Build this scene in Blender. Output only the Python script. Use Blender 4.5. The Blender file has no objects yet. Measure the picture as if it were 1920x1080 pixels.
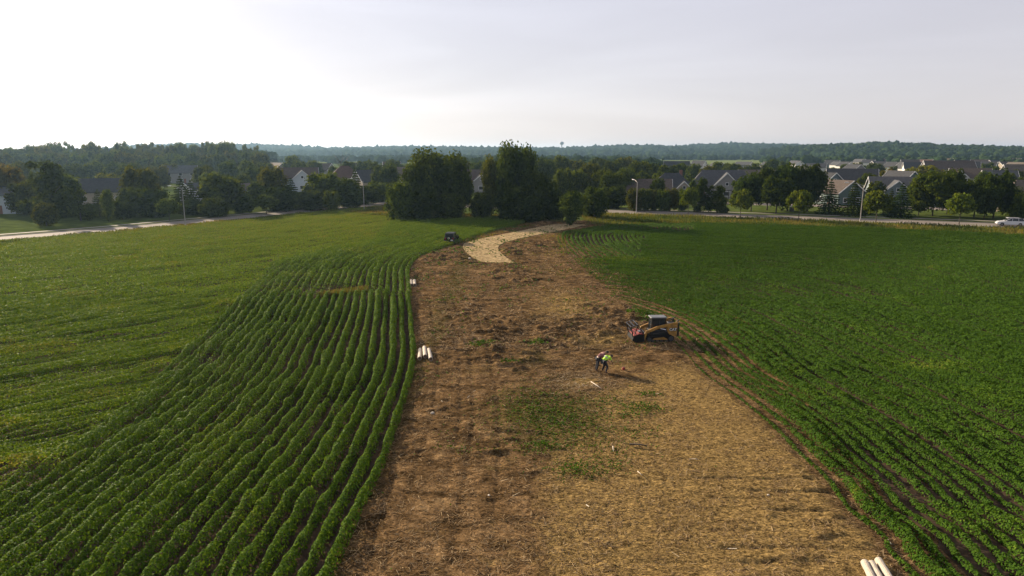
import bpy, bmesh, math, random
import numpy as np
from mathutils import Vector, Matrix
rad = math.radians
random.seed(7)
RNG = np.random.default_rng(11)
scene = bpy.context.scene

# ------------------------------------------------------------------ camera
H = 15.0; FPX = 1280.0; PITCH = math.atan(255 / 1280.0)
cd = bpy.data.cameras.new('camera'); cam = bpy.data.objects.new('camera', cd)
scene.collection.objects.link(cam); scene.camera = cam
cam.location = (0, 0, H); cam.rotation_euler = (math.pi / 2 - PITCH, 0, 0)
cd.sensor_width = 36; cd.lens = 24; cd.clip_start = 0.5; cd.clip_end = 30000
# ------------------------------------------------------------------ sky, sun
SUN_EL = rad(19); SUN_AZ = rad(-46)       # azimuth from +Y towards +X
w = bpy.data.worlds.new('World'); scene.world = w; w.use_nodes = True
nt = w.node_tree; nt.nodes.clear()
out = nt.nodes.new('ShaderNodeOutputWorld'); bg = nt.nodes.new('ShaderNodeBackground')
sky = nt.nodes.new('ShaderNodeTexSky'); sky.sky_type = 'NISHITA'; sky.sun_disc = False
sky.sun_elevation = SUN_EL; sky.sun_rotation = SUN_AZ
sky.air_density = 1.0; sky.dust_density = 1.2; sky.ozone_density = 1.5; sky.altitude = 200
hs = nt.nodes.new('ShaderNodeHueSaturation'); hs.inputs['Saturation'].default_value = 0.55
tint = nt.nodes.new('ShaderNodeMix'); tint.data_type = 'RGBA'; tint.blend_type = 'MULTIPLY'
tint.inputs['Factor'].default_value = 1.0; tint.inputs['B'].default_value = (1.0, 0.98, 1.02, 1)
# a veil of thin high cloud: part of the sky's light comes evenly from it
vl = nt.nodes.new('ShaderNodeMix'); vl.data_type = 'RGBA'; vl.inputs['Factor'].default_value = 0.58
gz = nt.nodes.new('ShaderNodeTexCoord'); sz = nt.nodes.new('ShaderNodeSeparateXYZ'); zr_ = nt.nodes.new('ShaderNodeValToRGB')
zr_.color_ramp.elements[0].position = 0.0; zr_.color_ramp.elements[0].color = (6.3, 5.8, 5.75, 1); zr_.color_ramp.elements[1].position = 0.30; zr_.color_ramp.elements[1].color = (5.8, 5.7, 6.15, 1)
nt.links.new(gz.outputs['Generated'], sz.inputs[0]); nt.links.new(sz.outputs['Z'], zr_.inputs[0]); nt.links.new(zr_.outputs[0], vl.inputs['B'])
nt.links.new(sky.outputs[0], hs.inputs['Color']); nt.links.new(hs.outputs[0], vl.inputs['A']); nt.links.new(vl.outputs['Result'], tint.inputs['A'])
# thin high cloud veil: stretched noise brightens the sky a little
tc = nt.nodes.new('ShaderNodeTexCoord'); mp = nt.nodes.new('ShaderNodeMapping')
mp.inputs['Scale'].default_value = (1.2, 1.2, 9.0); mp.inputs['Rotation'].default_value = (0, rad(-9), rad(15))
nz = nt.nodes.new('ShaderNodeTexNoise'); nz.inputs['Scale'].default_value = 1.6; nz.inputs['Detail'].default_value = 6
nz.inputs['Distortion'].default_value = 0.6
mr = nt.nodes.new('ShaderNodeMapRange'); mr.inputs['From Min'].default_value = 0.42; mr.inputs['From Max'].default_value = 0.72
mr.inputs['To Min'].default_value = 1.0; mr.inputs['To Max'].default_value = 1.10
veil = nt.nodes.new('ShaderNodeVectorMath'); veil.operation = 'SCALE'
nt.links.new(tc.outputs['Generated'], mp.inputs[0]); nt.links.new(mp.outputs[0], nz.inputs['Vector'])
nt.links.new(nz.outputs[0], mr.inputs['Value'])
nt.links.new(tint.outputs['Result'], veil.inputs[0]); nt.links.new(mr.outputs[0], veil.inputs['Scale'])
nt.links.new(veil.outputs[0], bg.inputs['Color'])
bg.inputs['Strength'].default_value = 0.0555
nt.links.new(bg.outputs[0], out.inputs['Surface'])
sd = bpy.data.lights.new('sun', 'SUN'); sun = bpy.data.objects.new('sun', sd); scene.collection.objects.link(sun)
sd.energy = 5.0; sd.angle = rad(0.7); sd.color = (1.0, 0.82, 0.60)
svec = Vector((math.sin(SUN_AZ) * math.cos(SUN_EL), math.cos(SUN_AZ) * math.cos(SUN_EL), math.sin(SUN_EL)))
sun.rotation_euler = svec.to_track_quat('Z', 'Y').to_euler(); sun.location = svec * 300
vs = scene.view_settings; vs.view_transform = 'Standard'; vs.look = 'None'; vs.exposure = 1.25; vs.gamma = 1.0
vs.use_curve_mapping = False
scene.cycles.use_denoising = True; scene.cycles.max_bounces = 5; scene.cycles.diffuse_bounces = 2
scene.cycles.glossy_bounces = 2; scene.cycles.transmission_bounces = 4; scene.cycles.volume_bounces = 0
scene.cycles.transparent_max_bounces = 4; scene.cycles.caustics_reflective = False; scene.cycles.caustics_refractive = False

# ------------------------------------------------------------------ helpers
def G(x, y, z=0.0):
    """where the sight line of photo pixel (x, y) meets the height z"""
    u = (x - 960) / FPX; v = (540 - y) / FPX
    dy = math.cos(PITCH) + v * math.sin(PITCH); dz = -math.sin(PITCH) + v * math.cos(PITCH)
    t = (z - H) / dz
    return (u * t, dy * t)
def at(px, D):
    """ground point at lens depth D in the direction of column px"""
    return ((px - 960) / FPX * D, (D - H * math.sin(PITCH)) / math.cos(PITCH))
def h_at(ytop, D):
    return H - (ytop - 285) / FPX * D

def tag(o, label=None, cat=None, group=None, kind=None):
    if label: o['label'] = label
    if cat: o['category'] = cat
    if group: o['group'] = group
    if kind: o['kind'] = kind
    return o
def link(o, parent=None):
    scene.collection.objects.link(o)
    if parent: o.parent = parent
    return o
def empty(name, loc, rz=0.0, s=1.0):
    o = bpy.data.objects.new(name, None); link(o)
    o.empty_display_size = 0.3; o.location = loc; o.rotation_euler = (0, 0, rz); o.scale = (s, s, s)
    return o
def np_mesh(name, verts, quads, mat, attr=None, attr_dom='FACE', smooth=False, tris=False):
    me = bpy.data.meshes.new(name)
    k = 3 if tris else 4
    verts = np.ascontiguousarray(verts, dtype=np.float32); quads = np.ascontiguousarray(quads, dtype=np.int32)
    me.vertices.add(len(verts)); me.vertices.foreach_set('co', verts.ravel())
    me.loops.add(quads.size); me.loops.foreach_set('vertex_index', quads.ravel())
    me.polygons.add(len(quads)); me.polygons.foreach_set('loop_start', np.arange(0, quads.size, k, dtype=np.int32))
    me.polygons.foreach_set('loop_total', np.full(len(quads), k, dtype=np.int32))
    if smooth: me.polygons.foreach_set('use_smooth', np.ones(len(quads), dtype=bool))
    me.update(calc_edges=True)
    if attr:
        for nm, a in attr.items():
            at_ = me.attributes.new(nm, 'FLOAT', attr_dom); at_.data.foreach_set('value', np.ascontiguousarray(a, dtype=np.float32))
    if mat: me.materials.append(mat)
    return me
def np_obj(name, me, parent=None):
    return link(bpy.data.objects.new(name, me), parent)

def vnoise(x, y, seed=0):
    xi = np.floor(x).astype(np.int64); yi = np.floor(y).astype(np.int64)
    fx = x - xi; fy = y - yi; fx = fx * fx * (3 - 2 * fx); fy = fy * fy * (3 - 2 * fy)
    def h(a, b):
        n = (a * 374761393 + b * 668265263 + seed * 1442695041) & 0x7fffffff
        n = ((n ^ (n >> 13)) * 1274126177) & 0x7fffffff
        n = n ^ (n >> 16)
        return (n & 0xffff) / 65535.0
    a = h(xi, yi); b = h(xi + 1, yi); c = h(xi, yi + 1); d = h(xi + 1, yi + 1)
    return (a * (1 - fx) + b * fx) * (1 - fy) + (c * (1 - fx) + d * fx) * fy
def fbm(x, y, sc, oct=3, seed=0):
    s = 0; a = 1; t = 0
    for i in range(oct):
        s = s + a * vnoise(x / sc * 2 ** i + 17.3 * i, y / sc * 2 ** i - 9.1 * i, seed + i); t += a; a *= 0.5
    return s / t
def catmull(P, n=6):
    P = [np.array(p, float) for p in P]; P = [2 * P[0] - P[1]] + P + [2 * P[-1] - P[-2]]
    o = []
    for i in range(1, len(P) - 2):
        for k in range(n):
            t = k / n; a, b, c, d = P[i - 1], P[i], P[i + 1], P[i + 2]
            o.append(0.5 * ((2 * b) + (c - a) * t + (2 * a - 5 * b + 4 * c - d) * t * t + (-a + 3 * b - 3 * c + d) * t ** 3))
    o.append(P[-2]); return np.array(o)
def pdist(x, y, L):
    best = np.full(x.shape, 1e18)
    for i in range(len(L) - 1):
        ax, ay = L[i]; bx, by = L[i + 1]; dx = bx - ax; dy = by - ay
        t = np.clip(((x - ax) * dx + (y - ay) * dy) / (dx * dx + dy * dy + 1e-12), 0, 1)
        d = (x - ax - t * dx) ** 2 + (y - ay - t * dy) ** 2
        np.minimum(best, d, out=best)
    return np.sqrt(best)
def pdistg(x, y, L):
    best = np.full(x.shape, 1e18); gx = np.zeros(x.shape); gy = np.zeros(x.shape)
    for i in range(len(L) - 1):
        ax, ay = L[i]; bx, by = L[i + 1]; dx = bx - ax; dy = by - ay
        t = np.clip(((x - ax) * dx + (y - ay) * dy) / (dx * dx + dy * dy + 1e-12), 0, 1)
        ex = x - ax - t * dx; ey = y - ay - t * dy; d = ex * ex + ey * ey; m = d < best
        best[m] = d[m]; gx[m] = ex[m]; gy[m] = ey[m]
    b = np.sqrt(best); return b, gx / (b + 1e-6), gy / (b + 1e-6)
def inpoly(x, y, P):
    r = np.zeros(x.shape, bool); n = len(P); j = n - 1
    for i in range(n):
        xi, yi = P[i]; xj, yj = P[j]
        if yi != yj:
            c = ((yi > y) != (yj > y)) & (x < (xj - xi) * (y - yi) / (yj - yi) + xi); r ^= c
        j = i
    return r
def sstep(a, b, x):
    t = np.clip((x - a) / (b - a), 0, 1); return t * t * (3 - 2 * t)
def offset_line(L, d):
    L = np.array(L); t = np.gradient(L, axis=0); t /= np.linalg.norm(t, axis=1)[:, None]
    return L + np.stack([-t[:, 1], t[:, 0]], 1) * d

# ------------------------------------------------------------------ materials
AL = 0.78      # real-world base colours, matched to the exposure above
def node(nt, t, **k):
    n = nt.nodes.new(t)
    for a, b in k.items():
        if a in n.inputs: n.inputs[a].default_value = b
        else: setattr(n, a, b)
    return n
def base_mat(name):
    m = bpy.data.materials.new(name); m.use_nodes = True; nt = m.node_tree
    return m, nt, nt.nodes['Principled BSDF'], nt.nodes['Material Output']
def simple(name, col, rough=0.6, metal=0.0, var=0.12, scale=6.0, bump=0.0, spec=0.5):
    m, nt, p, o = base_mat(name)
    n = node(nt, 'ShaderNodeTexNoise', Scale=scale, Detail=5.0)
    g = node(nt, 'ShaderNodeNewGeometry'); nt.links.new(g.outputs['Position'], n.inputs['Vector'])
    r = node(nt, 'ShaderNodeMapRange'); r.inputs['To Min'].default_value = 1 - var * 1.6; r.inputs['To Max'].default_value = 1 + var * 1.6
    r.inputs['From Min'].default_value = 0.25; r.inputs['From Max'].default_value = 0.75
    v = node(nt, 'ShaderNodeVectorMath', operation='SCALE'); v.inputs[0].default_value = [c * AL for c in col[:3]]
    nt.links.new(n.outputs[0], r.inputs['Value']); nt.links.new(r.outputs[0], v.inputs['Scale'])
    nt.links.new(v.outputs[0], p.inputs['Base Color'])
    p.inputs['Roughness'].default_value = rough; p.inputs['Metallic'].default_value = metal
    p.inputs['Specular IOR Level'].default_value = spec
    if bump:
        b = node(nt, 'ShaderNodeBump', Strength=bump, Distance=0.05); nt.links.new(n.outputs[0], b.inputs['Height'])
        nt.links.new(b.outputs[0], p.inputs['Normal'])
    return m
def foliage(name, ramp, rough=0.5, trans=0.35, attr='v', objtint=False, spec=0.4):
    """leaf material: colour from the per-leaf attribute, light passing through the leaf"""
    m, nt, p, o = base_mat(name)
    a = node(nt, 'ShaderNodeAttribute', attribute_name=attr)
    cr = node(nt, 'ShaderNodeValToRGB'); el = cr.color_ramp.elements
    while len(el) < len(ramp): el.new(0.5)
    for e, (pos, c) in zip(el, ramp): e.position = pos; e.color = (*[q * AL for q in c], 1)
    nt.links.new(a.outputs['Fac'], cr.inputs[0]); col = cr.outputs[0]
    if objtint:
        oi = node(nt, 'ShaderNodeObjectInfo'); mx = node(nt, 'ShaderNodeMix', data_type='RGBA', blend_type='MULTIPLY')
        mx.inputs['Factor'].default_value = 1.0
        nt.links.new(col, mx.inputs['A']); nt.links.new(oi.outputs['Color'], mx.inputs['B']); col = mx.outputs['Result']
    nt.links.new(col, p.inputs['Base Color']); p.inputs['Roughness'].default_value = rough
    p.inputs['Specular IOR Level'].default_value = spec
    t = node(nt, 'ShaderNodeBsdfTranslucent'); br = node(nt, 'ShaderNodeMix', data_type='RGBA', blend_type='MULTIPLY')
    br.inputs['Factor'].default_value = 1.0; br.inputs['B'].default_value = (1.6, 1.4, 0.5, 1)
    nt.links.new(col, br.inputs['A']); nt.links.new(br.outputs['Result'], t.inputs['Color'])
    mix = node(nt, 'ShaderNodeMixShader'); mix.inputs[0].default_value = trans
    nt.links.new(p.outputs[0], mix.inputs[1]); nt.links.new(t.outputs[0], mix.inputs[2]); nt.links.new(mix.outputs[0], o.inputs['Surface'])
    return m

M = {}
M['crop'] = foliage('soy_leaf', [(0.0, (0.038, 0.086, 0.012)), (0.45, (0.076, 0.152, 0.015)), (0.75, (0.150, 0.230, 0.022)), (1.0, (0.24, 0.22, 0.045))], rough=0.55, trans=0.30, spec=0.012)
M['tree'] = foliage('tree_leaf', [(0.0, (0.026, 0.042, 0.009)), (0.6, (0.062, 0.092, 0.013)), (1.0, (0.125, 0.150, 0.022))], rough=0.75, trans=0.32, objtint=True, spec=0.0)
M['weed'] = foliage('weed_blade', [(0.0, (0.050, 0.080, 0.018)), (0.35, (0.11, 0.125, 0.030)), (0.65, (0.19, 0.155, 0.055)), (1.0, (0.24, 0.15, 0.075))], rough=0.7, trans=0.3, spec=0.0)
M['straw'] = foliage('straw_piece', [(0.0, (0.10, 0.062, 0.035)), (0.5, (0.30, 0.20, 0.10)), (0.85, (0.46, 0.35, 0.20)), (1.0, (0.72, 0.64, 0.50))], rough=0.7, trans=0.08, spec=0.02)
M['bark'] = simple('bark', (0.075, 0.058, 0.042), 0.9, var=0.3, scale=3)
M['asphalt'] = simple('asphalt', (0.24, 0.21, 0.18), 0.85, var=0.10, scale=0.35, spec=.08)
M['concrete'] = simple('concrete', (0.30, 0.27, 0.235), 0.85, var=0.08, scale=0.5, spec=.08)
M['soil'] = simple('soil', (0.070, 0.050, 0.034), 0.95, var=0.35, scale=1.3, bump=0.6, spec=0.0)
M['pole'] = simple('galvanised_steel', (0.34, 0.32, 0.30), 0.55, 0.4, var=0.08, scale=2)
M['black'] = simple('black_paint', (0.012, 0.012, 0.013), 0.35, var=0.1)
M['rubber'] = simple('rubber', (0.018, 0.017, 0.016), 0.8, var=0.2, scale=9, spec=.1)
M['yellow'] = simple('yellow_paint', (0.36, 0.19, 0.03), 0.6, var=0.28, scale=5)
M['darkgrey'] = simple('grey_steel', (0.06, 0.06, 0.062), 0.5, 0.3)
M['roofgrey'] = simple('cab_roof', (0.14, 0.145, 0.15), 0.45)
M['red'] = simple('red_paint', (0.30, 0.04, 0.03), 0.6, var=0.3)
M['white'] = simple('white_paint', (0.78, 0.78, 0.78), 0.3, var=0.03)
M['chrome'] = simple('bright_metal', (0.6, 0.6, 0.6), 0.2, 0.9, var=0.02)
M['lampred'] = simple('red_lens', (0.35, 0.02, 0.02), 0.25)
M['roll'] = simple('straw_roll_wrap', (0.50, 0.43, 0.34), 0.8, var=0.12, scale=14, bump=0.5)
M['rollend'] = simple('straw_roll_end', (0.14, 0.09, 0.05), 0.95, var=0.4, scale=30)
def glass(name, col=(0.02, 0.025, 0.03)):
    m, nt, p, o = base_mat(name)
    n = node(nt, 'ShaderNodeTexNoise', Scale=0.7, Detail=2.0); r = node(nt, 'ShaderNodeMapRange')
    r.inputs['To Min'].default_value = 0.05; r.inputs['To Max'].default_value = 0.16
    nt.links.new(n.outputs[0], r.inputs['Value']); nt.links.new(r.outputs[0], p.inputs['Roughness'])
    p.inputs['Base Color'].default_value = (*col, 1); return m
M['glass'] = glass('dark_glass')

def dirt_mat():
    m, nt, p, o = base_mat('tilled_dirt')
    g = node(nt, 'ShaderNodeNewGeometry'); sm = node(nt, 'ShaderNodeMapping'); sm.inputs['Scale'].default_value = (.80, 1.15, 1.0); nt.links.new(g.outputs['Position'], sm.inputs[0])
    def N(sc, det=6, dist=0.0):
        n = node(nt, 'ShaderNodeTexNoise', Scale=sc, Detail=float(det), Distortion=dist, Roughness=0.65)
        nt.links.new(sm.outputs[0], n.inputs['Vector']); return n.outputs[0]
    def ramp(f, pts):
        c = node(nt, 'ShaderNodeValToRGB'); e = c.color_ramp.elements
        while len(e) < len(pts): e.new(0.5)
        for a, (q, col) in zip(e, pts): a.position = q; a.color = (*[z_ * AL for z_ in col], 1)
        nt.links.new(f, c.inputs[0]); return c.outputs[0]
    brown = ramp(N(0.8, 10, 0.8), [(0.30, (0.045, 0.030, 0.014)), (0.45, (0.105, 0.066, 0.031)), (0.57, (0.200, 0.124, 0.058)), (0.70, (0.34, 0.220, 0.105))])
    tan = ramp(N(6.5, 9, 1.0), [(0.32, (0.085, 0.055, 0.022)), (0.46, (0.215, 0.145, 0.058)), (0.62, (0.36, 0.240, 0.088)), (0.8, (0.50, 0.36, 0.16))])
    dark = ramp(N(5.5, 9, 1.0), [(0.36, (0.030, 0.027, 0.009)), (0.52, (0.082, 0.070, 0.022)), (0.68, (0.22, 0.165, 0.06))])
    a1 = node(nt, 'ShaderNodeAttribute', attribute_name='straw'); a2 = node(nt, 'ShaderNodeAttribute', attribute_name='green')
    def addn(f, sc, k):
        mm = node(nt, 'ShaderNodeMath', operation='MULTIPLY_ADD'); nt.links.new(N(sc, 7, 0.8), mm.inputs[0]); mm.inputs[1].default_value = k
        nt.links.new(f, mm.inputs[2])
        r = node(nt, 'ShaderNodeMapRange'); r.inputs['From Min'].default_value = k / 2 + 0.25; r.inputs['From Max'].default_value = k / 2 + 0.75
        nt.links.new(mm.outputs[0], r.inputs['Value']); return r.outputs[0]
    m1 = node(nt, 'ShaderNodeMix', data_type='RGBA'); nt.links.new(addn(a1.outputs['Fac'], 1.2, 1.6), m1.inputs['Factor'])
    nt.links.new(brown, m1.inputs['A']); nt.links.new(tan, m1.inputs['B'])
    m2 = node(nt, 'ShaderNodeMix', data_type='RGBA'); nt.links.new(addn(a2.outputs['Fac'], 0.9, 1.6), m2.inputs['Factor'])
    nt.links.new(m1.outputs['Result'], m2.inputs['A']); nt.links.new(dark, m2.inputs['B'])
    sp = node(nt, 'ShaderNodeMapRange'); sp.inputs['From Min'].default_value = 0.36; sp.inputs['From Max'].default_value = 0.62; sp.inputs['To Min'].default_value = 0.22; sp.inputs['To Max'].default_value = 1.45
    nt.links.new(N(6.0, 9, 1.2), sp.inputs['Value'])
    vm = node(nt, 'ShaderNodeVectorMath', operation='SCALE'); nt.links.new(m2.outputs['Result'], vm.inputs[0]); nt.links.new(sp.outputs[0], vm.inputs['Scale'])
    nt.links.new(vm.outputs[0], p.inputs['Base Color']); p.inputs['Roughness'].default_value = 0.95
    p.inputs['Specular IOR Level'].default_value = 0.0
    b = node(nt, 'ShaderNodeBump', Strength=1.0, Distance=0.10); nt.links.new(N(9.0, 9, 0.6), b.inputs['Height'])
    nt.links.new(b.outputs[0], p.inputs['Normal'])
    return m
M['dirt'] = dirt_mat()
def ground_mat():
    m, nt, p, o = base_mat('grass_ground')
    g = node(nt, 'ShaderNodeNewGeometry')
    n1 = node(nt, 'ShaderNodeTexNoise', Scale=0.004, Detail=4.0); n2 = node(nt, 'ShaderNodeTexNoise', Scale=0.35, Detail=8.0)
    for n in (n1, n2): nt.links.new(g.outputs['Position'], n.inputs['Vector'])
    c1 = node(nt, 'ShaderNodeValToRGB'); e = c1.color_ramp.elements
    e[0].position = 0.42; e[0].color = (0.045, 0.062, 0.017, 1); e[1].position = 0.6; e[1].color = (0.080, 0.110, 0.030, 1)
    c2 = node(nt, 'ShaderNodeValToRGB'); e = c2.color_ramp.elements
    e[0].position = 0.3; e[0].color = (0.6, 0.6, 0.6, 1); e[1].position = 0.7; e[1].color = (1.35, 1.3, 1.2, 1)
    nt.links.new(n1.outputs[0], c1.inputs[0]); nt.links.new(n2.outputs[0], c2.inputs[0])
    mx = node(nt, 'ShaderNodeMix', data_type='RGBA', blend_type='MULTIPLY'); mx.inputs['Factor'].default_value = 1
    nt.links.new(c1.outputs[0], mx.inputs['A']); nt.links.new(c2.outputs[0], mx.inputs['B'])
    nt.links.new(mx.outputs['Result'], p.inputs['Base Color']); p.inputs['Roughness'].default_value = 0.95
    p.inputs['Specular IOR Level'].default_value = 0.0
    return m
M['ground'] = ground_mat()

# ------------------------------------------------------------------ plan of the place (metres)
LEFT_EDGE = catmull([(-6.4, 6)] + [G(*p) for p in [(640, 1080), (690, 960), (735, 860), (768, 760), (784, 680), (782, 600), (772, 540), (772, 505), (796, 480), (850, 462), (905, 442), (960, 427)]] + [(6, 150)], 5)
RIGHT_EDGE = catmull([(14.3, 6)] + [G(*p) for p in [(1680, 1080), (1632, 1010), (1572, 960), (1530, 900), (1480, 850), (1435, 800), (1370, 745), (1310, 700), (1262, 645), (1185, 580), (1110, 520), (1062, 475), (1045, 455)]] + [(9.5, 128), (17, 138)], 5)
ROADL_NEAR = catmull([(-150, 62), (-118, 89), (-97, 107.5), (-84, 121), (-74, 134), (-65, 149), (-56, 164), (-47, 179), (-38, 194), (-30, 208)], 4)
ROADR_NEAR = catmull([(-34, 199), (0, 182.5), (24, 171.5), (58, 157), (84, 145.5), (102, 137), (135, 122), (190, 97)], 4)
LEFT_FIELD = [(-6.2, 6)] + [tuple(p) for p in LEFT_EDGE[5:-4]] + [G(1000, 413), G(900, 411), G(820, 410), G(745, 408), G(700, 403)] \
    + [tuple(p) for p in offset_line(ROADL_NEAR, -3.0)[::-1] if p[1] < 186] + [(-120, 40), (-70, 6)]
RIGHT_FIELD = [(14.6, 6)] + [tuple(p) for p in RIGHT_EDGE[5:-1]] + [G(1150, 423), G(1300, 419), G(1440, 423), G(1700, 432), G(1920, 442), (130, 103), (140, 60), (90, 6)]
MERGE = [G(*p) for p in [(700, 455), (620, 473), (510, 497), (488, 530), (455, 560), (415, 600), (310, 700), (285, 735), (220, 790), (100, 870), (0, 935)]] + [(-23, 12)]

def sheet(name, poly, z, mat, kind='structure'):
    bm = bmesh.new(); vs_ = [bm.verts.new((p[0], p[1], z)) for p in poly]; f = bm.faces.new(vs_)
    bmesh.ops.recalc_face_normals(bm, faces=[f])
    if f.normal.z < 0: f.normal_flip()
    bmesh.ops.triangulate(bm, faces=bm.faces)
    me = bpy.data.meshes.new(name); bm.to_mesh(me); bm.free(); me.materials.append(mat)
    o = np_obj(name, me); o['kind'] = kind; return o
# ground: one sheet to the horizon
R = 5200
sheet('ground', [(-R, -300), (R, -300), (R, 5600), (-R, 5600)], 0.0, M['ground'])
sheet('field_soil', LEFT_FIELD, 0.006, M['soil'])
sheet('field_soil', RIGHT_FIELD, 0.0065, M['soil'])

def strip(name, line, w0, w1, z, mat, thick=0.0, kind='structure'):
    a = offset_line(line, w0); b = offset_line(line, w1); n = len(line)
    V = []; F = []
    for i in range(n): V += [(a[i][0], a[i][1], z), (b[i][0], b[i][1], z)]
    for i in range(n - 1): F.append((2 * i, 2 * i + 1, 2 * i + 3, 2 * i + 2))
    if thick:
        k = len(V)
        for i in range(n): V += [(a[i][0], a[i][1], z - thick), (b[i][0], b[i][1], z - thick)]
        for i in range(n - 1):
            F.append((2 * i, 2 * i + 2, k + 2 * i + 2, k + 2 * i)); F.append((2 * i + 1, k + 2 * i + 1, k + 2 * i + 3, 2 * i + 3))
    me = bpy.data.meshes.new(name); me.from_pydata(V, [], F); me.update(); me.materials.append(mat)
    bm = bmesh.new(); bm.from_mesh(me); bmesh.ops.recalc_face_normals(bm, faces=bm.faces)
    if sum(f.normal.z for f in bm.faces) < 0: bmesh.ops.reverse_faces(bm, faces=bm.faces)
    bm.to_mesh(me); bm.free()
    o = np_obj(name, me); o['kind'] = kind; return o
strip('road', ROADL_NEAR, 0, 7.6, 0.016, M['asphalt'])
strip('road', ROADR_NEAR, 0.0, 8.6, 0.021, M['asphalt'])
strip('kerb', ROADL_NEAR, 7.6, 7.85, 0.13, M['concrete'], 0.12)
strip('kerb', ROADR_NEAR, 8.6, 8.85, 0.13, M['concrete'], 0.12)
strip('pavement', ROADL_NEAR, 10.6, 12.1, 0.03, M['concrete'])
strip('pavement', ROADR_NEAR, 13.5, 15.2, 0.03, M['concrete'])
FR = catmull([(18, 214), (40, 209), (70, 197), (110, 182), (150, 163), (200, 140)], 4)
strip('road', FR, 0, 9.5, 0.026, M['asphalt'])

# ------------------------------------------------------------------ leaves as kites
def kites(c, nrm, size, aspect=1.5, spin=None):
    """c centres (N,3), nrm (N,3), size (N,) -> verts, quads"""
    n = len(c); nrm = nrm / np.linalg.norm(nrm, axis=1)[:, None]
    a = RNG.normal(size=(n, 3)); u = np.cross(nrm, a); u /= np.linalg.norm(u, axis=1)[:, None] + 1e-9
    v = np.cross(nrm, u)
    s = size[:, None] * 0.5
    V = np.empty((n, 4, 3), np.float32)
    V[:, 0] = c - u * s * aspect ** 0.5; V[:, 1] = c + v * s / aspect ** 0.5 - u * s * 0.15
    V[:, 2] = c + u * s * aspect ** 0.5; V[:, 3] = c - v * s / aspect ** 0.5 - u * s * 0.15
    return V.reshape(-1, 3), np.arange(4 * n).reshape(-1, 4)

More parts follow.
